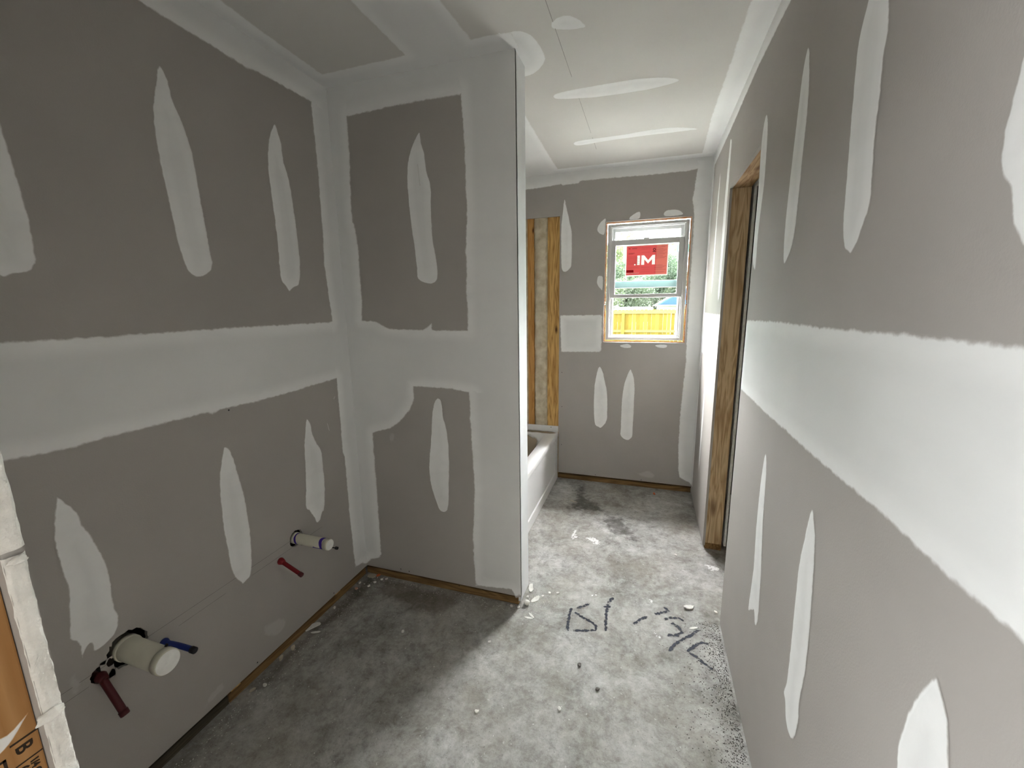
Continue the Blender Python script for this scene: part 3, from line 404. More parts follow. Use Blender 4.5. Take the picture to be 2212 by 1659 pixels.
def batt(x0,x1,z0,z1,amp=.022,seed=0):
    nx,nz=10,150; V=[];F=[]
    for j in range(nz+1):
        for i in range(nx+1):
            u=i/nx; z=z0+(z1-z0)*j/nz; bul=amp*(math.sin(math.pi*u)**.5)
            k=noise.noise((u*3+seed,z*9,seed))*.010+noise.noise((u*10,z*34,seed+4))*.006
            e=noise.noise((z*16,seed+i//6,3))*.004
            V.append((x0+(x1-x0)*u+e,ys0+.020-bul-k,z))
    for j in range(nz):
        for i in range(nx): a=j*(nx+1)+i; F.append((a,a+1,a+nx+2,a+nx+1))
    return mk('insulation_batt',V,F,M['wool'],wall_back,smooth=True)
batt(-.893,-.782,.30,OPZ+.05,seed=1); batt(-1.320,-.946,.30,OPZ+.05,seed=5); batt(-1.43,-1.362,.30,OPZ+.05,seed=9)
# right wall with the doorway
wall_right=slab('wall_right',fr_right,(YR-T,YB,ZG*.35,H),[(YN,YF,0,ZH)],T,M['paper'],'structure')
boxes('bottom_plate',[((XR+T,YR,0),(XR+T+.089,YN-.01,.038)),((XR+T,YF,0),(XR+T+.089,YB,.038))],M['treated_y'],wall_right)
XO=XR+T+.089
door=empty('door_1',(XR+.05,(YN+YF)/2,0),'structure')
def child(o): o.parent=door; o.matrix_parent_inverse=door.matrix_world.inverted(); return o
bpy.context.view_layer.update()
child(boxes('jamb_stud',[((XR+T,YF+.0015,.0),(XO,YF+.0395,ZH+.001))],M['jamb'],bevel=.0012))
child(boxes('jamb_stud',[((XR+T,YN-.045,0),(XO,YN-.007,ZH+.001))],M['jamb'],bevel=.0012))
child(boxes('header',[((XR+T,YN-.045,ZH+.002),(XO,YF+.0395,ZH+.09))],M['header'],bevel=.0012))
child(slab('hallway_board',lambda u,v,d:(XO+T-d,u,v),(-3.5,YB,.03,H),[(YN-.003,YF+.003,0,ZH)],T,M['gypsum']))
# dark hallway beyond the doorway
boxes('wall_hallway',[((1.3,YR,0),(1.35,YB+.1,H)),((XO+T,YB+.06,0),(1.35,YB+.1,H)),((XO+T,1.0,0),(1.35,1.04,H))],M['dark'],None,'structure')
# near wall with the opening the camera stands in
NX0,NX1=-.500,.300
wn0=slab('wall_near',lambda u,v,d:(u,YR-.0005+d,v),(XL,XR,ZG,H),[(NX0,NX1,0,2.05)],.0135,M['paper'],'structure')
boxes('bottom_plate',[((XL,.077,0),(NX0-.012,.166,.038)),((NX1+.012,.077,0),(XR,.166,.038))],M['treated'],wn0)
slab('bedroom_board',lambda u,v,d:(u,.077-d,v),(FX0,FX1,0.02,H),[(NX0-.01,NX1+.01,0,2.05)],T,M['paper'],None,wn0)
eng=boxes('stud',[((NX0-.052,.077,.038),(NX0-.012,.1655,2.06))],M['engineered'],wn0,bevel=.0015); eng['label']='orange engineered stud with black printed stamps'
boxes('stud',[((NX1+.012,.077,.038),(NX1+.05,.166,2.06))],M['stud'],wn0); boxes('header',[((NX0-.05,.077,2.062),(NX1+.05,.166,2.2))],M['header'],wn0)
# the ragged cut edge of the board beside the opening, lower and upper sheet
def cut_edge(z0,z1,x,name,y0,y1,seed):
    n=int((z1-z0)/.006); V=[];F=[]; m_=7
    for j in range(n+1):
        z=z0+(z1-z0)*j/n
        for i in range(m_+1):
            u=i/m_; y=y0+(y1-y0)*u+(noise.noise((z*70,seed,i*.4))*.0010 if i in (0,m_) else 0)
            V.append((x+noise.noise((z*90,u*4,seed))*.0016+(.001 if 0<i<m_ else -.0025),y,z))
    for j in range(n):
        for i in range(m_): a=j*(m_+1)+i; F.append((a,a+1,a+m_+2,a+m_+1))
    o=mk(name,V,F,M['gypsum'],wn0,smooth=True); o['label']='white gypsum edge of the cut board'; return o
cut_edge(ZG,1.262,NX0+.0015,'board_edge',YR-.0145,YR-.0002,2); cut_edge(1.268,2.05,NX0+.004,'board_edge',YR-.020,YR-.0002,8)
def lump(name,c,s,m,parent,seed=0,sub=3):
    bm=bmesh.new(); bmesh.ops.create_icosphere(bm,subdivisions=sub,radius=1)
    for v in bm.verts:
        k=1+.35*noise.noise(v.co*1.7+Vector((seed,0,0)))+.18*noise.noise(v.co*4+Vector((0,seed,0))); v.co=Vector((c[0]+v.co.x*s[0]*k,c[1]+v.co.y*s[1]*k,c[2]+v.co.z*s[2]*k))
    return bm_obj(name,bm,m,parent,smooth=True)
lump('compound_lump',(NX0+.003,YR-.010,1.106),(.003,.0095,.0055),M['gypsum'],wn0,3); lump('compound_lump',(NX0+.004,YR-.007,1.258),(.003,.006,.0035),M['gypsum'],wn0,6)
frs=lambda u,v,d:(NX0-.012+d,u,v)
coat('compound_smear',frs,[(.1625,1.112),(.158,1.106),(.148,1.094),(.135,1.090),(.12,1.092),(.12,1.116),(.135,1.112),(.148,1.104)],coatmat('stud_smear',(.74,.73,.71),(.48,.27,.11)),wn0,feather=.002,jit=.0005)
M['stamp']=mat('black_ink_stamp',(.035,.025,.018),.8,.1)
def text_mesh(name,body,size,m,parent,matw,extrude=.00015,bold=0):
    cu=bpy.data.curves.new(name+'_c','FONT'); cu.body=body; cu.size=size; cu.extrude=extrude; cu.resolution_u=3; cu.offset=bold
    t=bpy.data.objects.new(name+'_t',cu); C.objects.link(t); bpy.context.view_layer.update()
    me=bpy.data.meshes.new_from_object(t.evaluated_get(bpy.context.evaluated_depsgraph_get())); bpy.data.objects.remove(t); bpy.data.curves.remove(cu)
    me.transform(matw); me.name=name; me.materials.clear(); me.materials.append(m); o=bpy.data.objects.new(name,me); C.objects.link(o)
    if parent: o.parent=parent
    return o
# stamps read down the stud, letter tops towards the room
def stamp(body,size,y,z): return text_mesh('printed_stamp',body,size,M['stamp'],wn0,Matrix(((0,0,1,NX0-.0118),(0,1,0,y),(-1,0,0,z),(0,0,0,1))),bold=.0003)
FXs=(NX0-.0121,NX0-.0117)
boxes('printed_stamp',[((FXs[0],.1475,1.0905),(FXs[1],.1655,1.0922)),((FXs[0],.1475,1.0685),(FXs[1],.1650,1.0697)),((FXs[0],.126,1.0815),(FXs[1],.1435,1.0835)),((FXs[0],.1418,1.03),(FXs[1],.1438,1.0835))],M['stamp'],wn0)
stamp('B',.0150,.1502,1.0870); stamp('1/4 C',.0070,.1565,1.0665); stamp('65',.0095,.1485,1.0655); stamp('F',.014,.130,1.078)
# unseen bedroom shell behind the camera, side openings added for the fill lamps
wb=empty('wall_bedroom',(0,0,0),'structure')
BW=(-1.2,-.9,1.4,1.7)
slab('board',lambda u,v,d:(u,FY0-d,v),(FX0,FX1,0,H),[BW],.1,M['paper'],None,wb)
slab("board",lambda u,v,d:(FX0-d,u,v),(FY0,.077,0,H),[(-3.0,-.8,.4,2.2)],.1,M['paper'],None,wb); slab('board',lambda u,v,d:(FX1+d,u,v),(FY0,.077,0,H),[(-3.0,-.8,.4,2.2)],.1,M['paper'],None,wb)
boxes('board',[((FX1-.05,.05,0),(FX1+.1,YB+.4,H)),((FX0-.1,.05,0),(FX0,YB+.4,H)),((XO+T,YB+.1,0),(FX1,YB+.2,H)),((FX0,YB+.05,0),(XL-.1,YB+.2,H))],M['dark'],wb)
# ================================================================ COMPOUND COATS
FR={'left':fr_left,'stub':fr_stub,'back':fr_back,'right':fr_right,'ceil':fr_ceil,'floor':fr_floor}
PAR={'left':wall_left,'stub':wall_stub,'back':wall_back,'right':wall_right,'ceil':ceiling,'floor':floor}
BND={'left':(YR,Y1,None,H),'stub':(XL,X1,None,H),'back':(None,XR,None,H),'right':(None,YB,None,H)}
JOBS=[]; k=0
for pl in ('left','stub','back','right','ceil'):
    for nm,P in D[pl]:
        k+=1
        if nm.startswith('edge'): continue
        if nm=='smear': JOBS.append((pl,'compound_smear',P,True,dict(feather=.014,seed=k)))
        elif nm in('patch','halo'): JOBS.append((pl,'compound_patch',P,True,dict(feather=.0075 if pl in('left','right','ceil') else .005,jit=.001,seed=k,bounds=BND.get(pl))))
        else: JOBS.append((pl,'compound_band',P,False,dict(feather=.014,jit=.0014,bounds=BND.get(pl),seed=k,step=.02)))
def band(pl,P,f=.014,b=None,jit=.0014): JOBS.append((pl,'compound_band',[list(p) for p in P],False,dict(feather=f,jit=jit,bounds=b or BND.get(pl),step=.02)))
# ceiling tape bands: along the four walls and the long seam over the partition
cb=(None,XR,None,YB)
band('ceil',[(XR,YR),(.271,YR),(.271,1.81),(.272,2.14),(.268,2.65),(.287,3.237),(.287,YB),(XR,YB)],b=cb)
band('ceil',[(XL,YB),(XL,3.2265),(-.6747,3.2265),(.2878,3.237),(XR,3.237),(XR,YB)],b=(XL,XR,None,YB))
band('ceil',[(XL,YR),(-1.345,YR),(-1.348,1.185),(-1.356,1.356),(-1.36,1.66),(XL,1.66)],b=(XL,None,YR,None))
band('ceil',[(XL,Y1),(XL,1.637),(-1.343,1.6377),(-.98,1.637),(-.6675,1.629),(-.60,1.631),(X1+.02,1.64),(X1+.02,Y1)],b=(XL,None,None,Y1))
band('ceil',[(-.966,YR),(-.966,1.318),(-.963,1.66),(-.668,1.66),(-.685,1.414),(-.685,YR)])
band('ceil',[(-.962,Y1+TY),(-.965,2.4),(-.962,3.26),(-.675,3.26),(-.674,3.0),(-.656,2.299),(-.668,Y1+TY)])
# right wall: top band, far corner band, seam beside the doorway, jamb-side coat
band('right',[(YR,H),(YR,2.375),(1.2,2.365),(1.657,2.363),(2.1,2.38),(2.7,2.36),(YB,2.35),(YB,H)])
band('right',[(YB,H),(3.23,H),(3.235,2.0),(3.22,1.4),(3.24,.6),(3.235,.08),(YB,.08)])
band('right',[(YF,1.405),(2.8,1.40),(YB,1.402),(YB,1.115),(2.9,1.112),(YF,1.116)])
band('right',[(2.60,2.30),(2.66,2.32),(2.70,2.0),(2.69,1.52),(2.66,1.46),(2.62,1.5),(2.60,1.9)])
band('right',[(2.92,1.02),(2.95,1.05),(2.985,.9),(2.985,.45),(2.96,.3),(2.93,.4),(2.91,.7)])
band('right',[(2.93,2.2),(2.95,2.24),(2.985,2.1),(2.985,1.65),(2.96,1.5),(2.93,1.6)])
for i,(pl,nm,P,cv,kw) in enumerate(JOBS):
    m_=M['smear'] if nm=='compound_smear' else (M['mud_ceiling'] if pl=='ceil' else M['mud'])
    coat(nm,FR[pl],[list(p) for p in P],m_,PAR[pl],curve=cv,over=[q[2] for j,q in enumerate(JOBS) if j!=i and q[0]==pl and q[1]=='compound_band'],**kw)
# pencil guide lines
ribbon('pencil_line',fr_left,[(.30,.470),(.60,.471),(.98,.474),(1.27,.477)],.0014,M['pencil'],wall_left,feather=0)
ribbon('pencil_line',fr_left,[(.30,.441),(.57,.442)],.0014,M['pencil'],wall_left); ribbon('pencil_line',fr_left,[(.80,.4405),(.97,.442)],.0014,M['pencil'],wall_left); ribbon('pencil_line',fr_left,[(1.07,.442),(1.20,.443),(1.45,.446)],.0014,M['pencil'],wall_left)
for a,b in ((.9,1.34),(1.47,2.02),(2.13,2.66),(2.72,2.93)): ribbon('pencil_line',fr_ceil,[(-.365,a),(-.365,b)],.0020,M['pencil'],ceiling)
ribbon('compound_scratch',fr_stub,[(-.985,2.075),(-.982,2.03),(-.979,1.985)],.004,M['white_splat'],wall_stub); ribbon('compound_scratch',fr_left,[(1.545,.93),(1.555,.885)],.003,M['white_splat'],wall_left); ribbon('compound_scratch',fr_left,[(1.60,1.03),(1.615,1.045)],.004,M['white_splat'],wall_left)
# screw heads showing at board edges
def screw(fr,u,v,par,r=.003):
    bm=bmesh.new(); bmesh.ops.create_circle(bm,cap_ends=True,segments=10,radius=r)
    for q in bm.verts: q.co=Vector(fr(u+q.co.x,v+q.co.y,.0006))
    bm_obj('screw_head',bm,M['black'],par)
for n_,q in D['screws']: screw(FR[n_],q[0],q[1],PAR[n_])
# ================================================================ FLOOR MARKS
k=0
for nm,P in D['floor']:
    k+=1
    if nm=='stroke': ribbon('marker_writing',fr_floor,P,.021,M['marker'],floor,lift=.0011+.00003*k)
    elif nm=='white': coat('compound_splatter',fr_floor,P,M['splat_broken'],floor,feather=.022,lift=.0010,seed=k)
    elif nm=='dark': coat('damp_stain',fr_floor,P,M['damp'],floor,feather=.085,lift=.0004+.00002*k,jit=.01,seed=k)
    elif nm=='dust': coat('sawdust',fr_floor,P,M['sawdust'],floor,feather=.05,lift=.0005,jit=.008,seed=k)
coat('sawdust',fr_floor,[(XL,1.0),(XL,1.72),(-1.36,1.73),(-1.33,1.6),(-1.36,1.3),(-1.37,1.0)],M['sawdust'],floor,feather=.04,lift=.0006,jit=.005)
# ================================================================ BATHTUB
TX0,TX1,TYa,TYb,TZ=XL,-.684,Y1+TY+.0135,YB+.010,.412
def rrect(x0,x1,y0,y1,r,z,n=6):
    out=[]
    for cx,cy,a0 in ((x1-r,y1-r,0),(x0+r,y1-r,90),(x0+r,y0+r,180),(x1-r,y0+r,270)):
        for k in range(n+1): a=math.radians(a0+90*k/n); out.append((cx+r*math.cos(a),cy+r*math.sin(a),z))
    return out
tub=empty('bathtub',((TX0+TX1)/2,(TYa+TYb)/2,0)); tagt(tub,'white alcove bathtub behind the partition, dusty inside','bathtub'); bpy.context.view_layer.update()
def tchild(o): o.parent=tub; o.matrix_parent_inverse=tub.matrix_world.inverted(); return o
bm=bmesh.new(); rings=[]
specs=[(TX0,TX1,TYa,TYb,.012,TZ-.035),(TX0,TX1,TYa,TYb,.012,TZ-.006),(TX0+.002,TX1-.006,TYa,TYb,.012,TZ),(TX0+.05,TX1-.085,TYa+.09,TYb-.075,.05,TZ),(TX0+.055,TX1-.093,TYa+.10,TYb-.083,.05,TZ-.012),(TX0+.08,TX1-.11,TYa+.17,TYb-.12,.12,.20),(TX0+.11,TX1-.15,TYa+.22,TYb-.16,.12,.085),(TX0+.20,TX1-.22,TYa+.32,TYb-.26,.08,.07)]
for s in specs: rings.append([bm.verts.new(p) for p in rrect(*s)])
for a,b in zip(rings,rings[1:]):
    for i in range(len(a)): j=(i+1)%len(a); bm.faces.new([a[i],a[j],b[j],b[i]])
bm.faces.new(rings[-1])
o=tchild(bm_obj('basin',bm,M['tub'],smooth=True)); 
tchild(boxes('apron',[((TX1-.022,TYa,.075),(TX1-.010,TYb-.004,TZ-.034))],M['tub'],bevel=.004)); tchild(boxes('apron_foot',[((TX1-.030,TYa,.0),(TX1-.001,TYb-.004,.078))],M['tub'],bevel=.006)); tchild(boxes('apron_lip',[((TX1-.024,TYa,TZ-.042),(TX1,TYb-.004,TZ-.030))],M['tub'],bevel=.004)); tchild(boxes('apron_end',[((TX1-.022,TYb-.10,.06),(TX1-.002,TYb-.004,TZ-.032))],M['tub'],bevel=.004))
tchild(boxes('tile_flange',[((TX0,TYb-.008,TZ-.002),(TX1,TYb,.462)),((TX0,TYa,TZ-.002),(TX1,TYa+.008,.462)),((TX0,TYa,TZ-.002),(TX0+.008,TYb,.462))],M['tub'],bevel=.003))
frt=lambda u,v,d:(u,v,TZ+d)
tchild(coat('dust',frt,[(-1.30,TYb-.012),(-.72,TYb-.012),(-.70,TYb-.07),(-.76,TYb-.085),(-1.0,TYb-.075),(-1.3,TYb-.08)],M['dirt'],None,feather=.03,lift=.0008))
frb=lambda u,v,d:(u,TYb-.093-(TZ-v)*.13-.004,v)
tchild(coat('dust',frb,[(-1.25,.40),(-.85,.40),(-.86,.2),(-.95,.12),(-1.2,.14)],M['dirt'],None,feather=.05,lift=.001,jit=.004))
fri=lambda u,v,d:(TX1-.095-(TZ-v)*.085-.004,u,v)
tchild(coat('dust',fri,[(2.2,.385),(3.18,.385),(3.10,.2),(3.0,.13),(2.4,.13)],M['dirt'],None,feather=.05,lift=.001,jit=.004))
for x in (-.745,): 
    bm=bmesh.new(); bmesh.ops.create_circle(bm,cap_ends=True,segments=10,radius=.0035)
    for q in bm.verts: q.co=Vector((x+q.co.x,TYb-.0088,.449+q.co.y))
    tchild(bm_obj('screw_head',bm,M['black']))
# ================================================================ PIPES
def drain(y,z,r,L,label,primer,px=None):
    t=empty('drain_pipe',(XL,y,z)); tagt(t,label,'pipe','capped drain pipes on the left wall'); bpy.context.view_layer.update()
    def ch(o,par=t): o.parent=par; o.matrix_parent_inverse=par.matrix_world.inverted(); return o
    x0=XL-.07; x1=XL+L
    ch(tube_obj('pipe',[(x0,y,z),(XL,y,z-.0005),(x1-.012,y,z-.001)],r,M['pvc'],n=32))
    ch(tube_obj('coupling_rim',[(XL-.012,y,z),(XL+.006,y,z)],r*1.09,M['pvc'],n=32))
    ch(tube_obj('cap',[(x1-.022,y,z-.001),(x1-.003,y,z-.001),(x1,y,z-.001)],r*1.05,M['pvc'],n=32,radii=[r*1.06,r*1.06,r*1.0]))
    f=ch(tube_obj('cap_face',[(x1-.001,y,z-.001),(x1+.0012,y,z-.001)],r*.97,M['cap'],n=32)); f['label']='bright white face of the test cap'
    if primer:
        for a,b,rr in ((XL+.006,XL+.018,r*1.005),(x1-.040,x1-.023,r*1.004)):
            n=36; V=[];E=[];F=[]
            for i in range(n):
                an=2*math.pi*i/n; wob=.004*math.sin(an*2+1)
                for q,(x,e) in enumerate(((a+wob,0),(a+wob+.003,1),(b+wob-.003,1),(b+wob,0))): V.append((x,y+math.cos(an)*(rr+.0004),z-.001+math.sin(an)*(rr+.0004))); E.append(e)
            for i in range(n):
                j=(i+1)%n
                for q in range(3): F.append((i*4+q,i*4+q+1,j*4+q+1,j*4+q))
            o=mk('primer_ring',V,F,M['primer'],smooth=True); at=o.data.attributes.new('edge','FLOAT','POINT')
            for i,e in enumerate(E): at.data[i].value=e
            ch(o); o['label']='purple primer stain around the pipe'
        # blob dripping along the underside and the black plug
        frp=lambda u,v,d:(u,y+math.cos(v)*(r+.0006),z-.001+math.sin(v)*(r+.0006))
        o=coat('primer_drip',frp,[(x1-.078,3.75),(x1-.066,3.45),(x1-.060,3.6),(x1-.038,3.62),(x1-.022,3.3),(x1-.020,4.3),(x1-.045,4.15),(x1-.070,4.05)],M['primer'],None,feather=.004,jit=0,lift=.0002); ch(o)
    else:
        ch(tube_obj('strap_knob',[(x1-.03,y+r*.55,z+r*.80),(x1-.028,y+r*.62,z+r*.98)],.004,M['black'],n=10))
    return t
t1=drain(.666,.479,.033,.170,'large cream drain stub with white cap, low at the near end of the left wall',False)
t2=drain(1.298,.4735,.0225,.180,'slim cream drain stub with purple primer rings, nearer the partition corner',True)
def supply(y,z,end,m,capm,label,r=.0085,bend=0,rr=.016):
    t=empty('supply_pipe',(XL,y,z)); tagt(t,label,'pipe','water supply stubs on the left wall'); bpy.context.view_layer.update()
    def ch(o): o.parent=t; o.matrix_parent_inverse=t.matrix_world.inverted(); return o
    a=Vector((XL-.04,y,z)); b=Vector((XL+.006,y,z)); e=Vector(end); P=[a,b]
    for k in range(1,8):
        s=k/7; p=b.lerp(e,s); p.z+=bend*math.sin(math.pi*s); P.append(p)
    ch(tube_obj('tubing',P,r,m)); d=(P[-1]-P[-3]).normalized()
    ch(tube_obj('end_cap',[e-d*.012,e+d*.002,e+d*.004],r*1.15,capm,radii=[r*1.18,r*1.18,r*.9]))
    ch(tube_obj('collar',[(XL-.002,y,z),(XL+.004,y,z),(XL+.014,y,z-.002),(XL+.020,y,z-.004)],.0,m,radii=[rr*.92,rr,rr*.8,r*1.1]))
    return t
supply(.594,.449,(-1.352,.594,.350),M['pex_maroon'],M['pex_maroon'],'dark maroon supply pipe sloping down, left of the large drain stub',r=.0095,rr=.015)
supply(.755,.420,(-1.300,.760,.4215),M['pex_blue'],M['black'],'blue supply pipe sticking out right of the large drain stub',r=.0085,bend=.003,rr=.014)
supply(1.205,.421,(-1.325,1.208,.3745),M['pex_red'],M['pex_maroon'],'bright red supply pipe below the slim drain stub',r=.0082,rr=.015)
pl=tube_obj('pipe_plug',[(XL+.160,1.3500,0.4231),(XL+.171,1.3500,0.4231)],.0065,M['black']); tagt(pl,'small black knob beside the cap of the slim drain stub','knob'); tube_obj('stem',[(XL-.012,1.3170,0.4291),(XL+.160,1.3500,0.4231)],.0022,M['black'],pl); lump('board_tear',(XL+.0005,.622,.470),(.0015,.008,.012),M['dark'],wall_left,11)
# outlet box in the stub wall
ob=empty('outlet_box',(-1.351,Y1,1.11)); tagt(ob,'dark blue electrical box sunk in the partition by the corner','electrical box'); bpy.context.view_layer.update()
bx0,bx1,bz0,bz1=-1.3725,-1.3295,1.0695,1.1495
def oc(o): o.parent=ob; o.matrix_parent_inverse=ob.matrix_world.inverted(); return o
oc(boxes('housing',[((bx0,Y1-.0003,bz0),(bx0+.002,Y1+.05,bz1)),((bx1-.002,Y1-.0003,bz0),(bx1,Y1+.05,bz1)),((bx0,Y1-.0003,bz0),(bx1,Y1+.05,bz0+.002)),((bx0,Y1-.0003,bz1-.002),(bx1,Y1+.05,bz1)),((bx0,Y1+.048,bz0),(bx1,Y1+.05,bz1))],M['box_blue']))
oc(tube_obj('wire',[(-1.351,Y1+.045,1.135),(-1.354,Y1+.02,1.13),(-1.348,Y1+.012,1.108),(-1.352,Y1+.03,1.085)],.0018,M['copper'])); oc(tube_obj('wire',[(-1.346,Y1+.045,1.13),(-1.343,Y1+.02,1.115),(-1.347,Y1+.015,1.092)],.0018,M['black']))
# ================================================================ WINDOW
win=empty('window_1',((WX0+WX1)/2,YB,WZ0),'structure'); bpy.context.view_layer.update()
def wc(o,par=None):
    par=par or win; o.parent=par; o.matrix_parent_inverse=par.matrix_world.inverted(); return o
def ring(x0,x1,z0,z1,wl_,wr_,wb_,wt_,y0,y1): return [((x0,y0,z0),(x0+wl_,y1,z1)),((x1-wr_,y0,z0),(x1,y1,z1)),((x0+wl_,y0,z0),(x1-wr_,y1,z0+wb_)),((x0+wl_,y0,z1-wt_),(x1-wr_,y1,z1))]
rx0,rx1,rz0,rz1=WX0-.003,WX1+.003,WZ0-.003,WZ1+.003
M['return']=mat('bare_board_edge',(.72,.62,.55),.9,.1,var=.12,vscale=40)
wc(boxes('rough_opening',ring(rx0-.02,rx1+.02,rz0-.02,rz1+.02,.02,.02,.02,.02,YB+T,YB+.125),M['return']))
wc(boxes('frame',ring(-.320,.250,1.188,2.050,.024,.024,.022,.020,YB+.036,YB+.112),M['vinyl'],bevel=.002))
wc(boxes('frame_stop',ring(-.298,.228,1.208,2.032,.010,.010,.008,.008,YB+.050,YB+.112),M['vinyl'],bevel=.0015))
# spray foam between frame and opening
for P in ([(rx0+.004,1.18),(rx0+.005,2.055)],[(rx1-.004,1.18),(rx1-.004,2.058)]):
    bm=bmesh.new(); pts=[];rad=[]
    for k in range(61): z=P[0][1]+(P[1][1]-P[0][1])*k/60; pts.append((P[0][0]+noise.noise((z*40,1,P[0][0]))*.002,YB+.040+noise.noise((z*30,5,2))*.004,z)); rad.append(.0075+noise.noise((z*50,9,1))*.002)
    tube(bm,pts,.007,8,True,rad); wc(bm_obj('foam_seal',bm,M['foam'],smooth=True))
for z0 in (rz0+.004,rz1-.004):
    bm=bmesh.new(); pts=[];rad=[]
    for k in range(41): x=rx0+(rx1-rx0)*k/40; pts.append((x,YB+.040+noise.noise((x*30,5,z0))*.004,z0+noise.noise((x*40,1,z0))*.002)); rad.append(.007+noise.noise((x*50,9,1))*.002)
    tube(bm,pts,.007,8,True,rad); wc(bm_obj('foam_seal',bm,M['foam'],smooth=True))
up=wc(boxes('upper_sash',ring(-.290,.220,1.585,2.028,.024,.024,.052,.028,YB+.082,YB+.106),M['vinyl'],bevel=.002))
bpy.context.view_layer.update()
wc(boxes('pane',[((-.267,YB+.092,1.636),(.197,YB+.096,2.002))],M['glass']),up)
wc(boxes('rail_shade_strip',[((-.266,YB+.0800,1.586),(.196,YB+.0818,1.612)),((-.266,YB+.0806,1.612),(.196,YB+.0818,1.636))],mat('rail_shade_grey',(.13,.175,.18),.5,.2)),up)  # dark strip added over the pale meeting rail; shade painted in against washout
lo=wc(boxes('lower_sash',ring(-.296,.224,1.511,1.937,.036,.038,.026,.038,YB+.052,YB+.078),M['vinyl'],bevel=.0025)); lo['label']='raised lower sash'
wc(boxes('pane',[((-.262,YB+.062,1.535),(.188,YB+.066,1.901))],M['glass']),lo)
wc(boxes('sash_lock',[((-.06,YB+.045,1.934),(-.02,YB+.07,1.944))],M['vinyl'],bevel=.002),lo)
wc(boxes('sill_track',[((-.296,YB+.060,1.208),(.226,YB+.064,1.222)),((-.296,YB+.085,1.208),(.226,YB+.089,1.226))],M['vinyl']))
wc(boxes('side_track',[((-.290,YB+.066,1.21),(-.276,YB+.070,1.51)),((.204,YB+.066,1.21),(.216,YB+.070,1.51)),((-.290,YB+.095,1.21),(-.270,YB+.099,1.585)),((.196,YB+.095,1.21),(.216,YB+.099,1.585))],M['vinyl']))
bz=wc(boxes('warning_label',[((-.065,YB+.0815,1.606),(.015,YB+.0819,1.624))],mat('label_grey',(.30,.36,.38),.6))); 
wc(boxes('warning_print',[((-.02,YB+.0811,1.608),(.018,YB+.0815,1.616)),((-.098,YB+.0811,1.604),(-.088,YB+.0815,1.612))],M['black']))
# translucent red paper sticker on the raised sash
M['st_white']=translucent('sticker_white',(.80,.80,.74),.022); M['st_red']=translucent('sticker_red',(.62,.085,.085),.020); M['st_pink']=translucent('sticker_pink',(.60,.15,.12),.020); M['st_darkred']=translucent('sticker_dark_red',(.42,.01,.015),.03); M['st_ink']=mat('sticker_ink',(.10,.02,.02),.8,.1); M['st_line']=translucent('sticker_line',(.42,.07,.07))
sy=YB+.0612
def plane(name,x0,x1,z0,z1,y,m,par): return mk(name,[(x0,y,z0),(x1,y,z0),(x1,y,z1),(x0,y,z1)],[(0,1,2,3)],m,par)
st=plane('window_sticker',-.187,.119,1.671,1.679,sy,M['st_white'],None); tagt(st,'red paper sticker with white letters on the raised window sash','sticker')
plane('white_margin',-.187,.119,1.890,1.897,sy,M['st_white'],st); plane('white_margin',-.187,-.179,1.679,1.890,sy,M['st_white'],st); plane('white_margin',.112,.119,1.679,1.890,sy,M['st_white'],st)
plane('panel',.034,.112,1.679,1.890,sy,M['st_pink'],st)
cI=[(-.101,1.752),(-.082,1.752),(-.082,1.820),(-.101,1.820)]; cD=[(-.122,1.750),(-.112,1.750),(-.112,1.759),(-.122,1.759)]
mx0,mx1,mz0,mz1,mw=-.071,.026,1.752,1.820,.021; mc=(mx0+mx1)/2
cM=[(mx0,mz0),(mx0+mw,mz0),(mx0+mw,mz1-.030),(mc,mz0+.008),(mx1-mw,mz1-.030),(mx1-mw,mz0),(mx1,mz0),(mx1,mz1),(mx1-mw*.9,mz1),(mc,mz0+(mz1-mz0)*.48),(mx0+mw*.9,mz1),(mx0,mz1)]
def pin(p,P):
    c=False; j=len(P)-1
    for i in range(len(P)):
        if (P[i][1]>p[1])!=(P[j][1]>p[1]) and p[0]<(P[j][0]-P[i][0])*(p[1]-P[i][1])/(P[j][1]-P[i][1])+P[i][0]: c=not c
        j=i
    return c
outer=[(-.179,1.679),(.034,1.679),(.034,1.890),(-.179,1.890)]; loops=[outer,cI,cD,cM]; allp=[Vector(p) for L in loops for p in L]; ed=[]; k0=0
for L in loops: ed+=[(k0+i,k0+(i+1)%len(L)) for i in range(len(L))]; k0+=len(L)
vv,_e,ff,*_r=delaunay_2d_cdt(allp,ed,[],0,1e-7)
groups={'panel':[], 'I':[], 'D':[], 'M':[]}
for f in ff:
    c=(sum(vv[i][0] for i in f)/len(f),sum(vv[i][1] for i in f)/len(f)); groups['I' if pin(c,cI) else 'D' if pin(c,cD) else 'M' if pin(c,cM) else 'panel'].append(list(f))
for g_,fs_ in groups.items():
    u_=sorted({i for f in fs_ for i in f}); ix={i:k for k,i in enumerate(u_)}
    mk('panel' if g_=='panel' else 'lettering',[(vv[i][0],sy,vv[i][1]) for i in u_],[[ix[i] for i in f] for f in fs_],M['st_red'] if g_=='panel' else M['st_white'],st)
XZ=lambda x,y,z:Matrix(((1,0,0,x),(0,0,-1,y),(0,1,0,z),(0,0,0,1)))
text_mesh('lettering','IM',.012,M['st_darkred'],st,XZ(-.166,sy-.0006,1.868),bold=.0004)
boxes('small_print',[((-.140,sy-.0006,1.870+.004*k),(-.105,sy-.0004,1.8715+.004*k)) for k in (0,1)]+[((-.165,sy-.0006,1.838-.006*k),(-.165+.045-.01*(k%2),sy-.0004,1.840-.006*k)) for k in (0,1)],M['st_ink'],st)
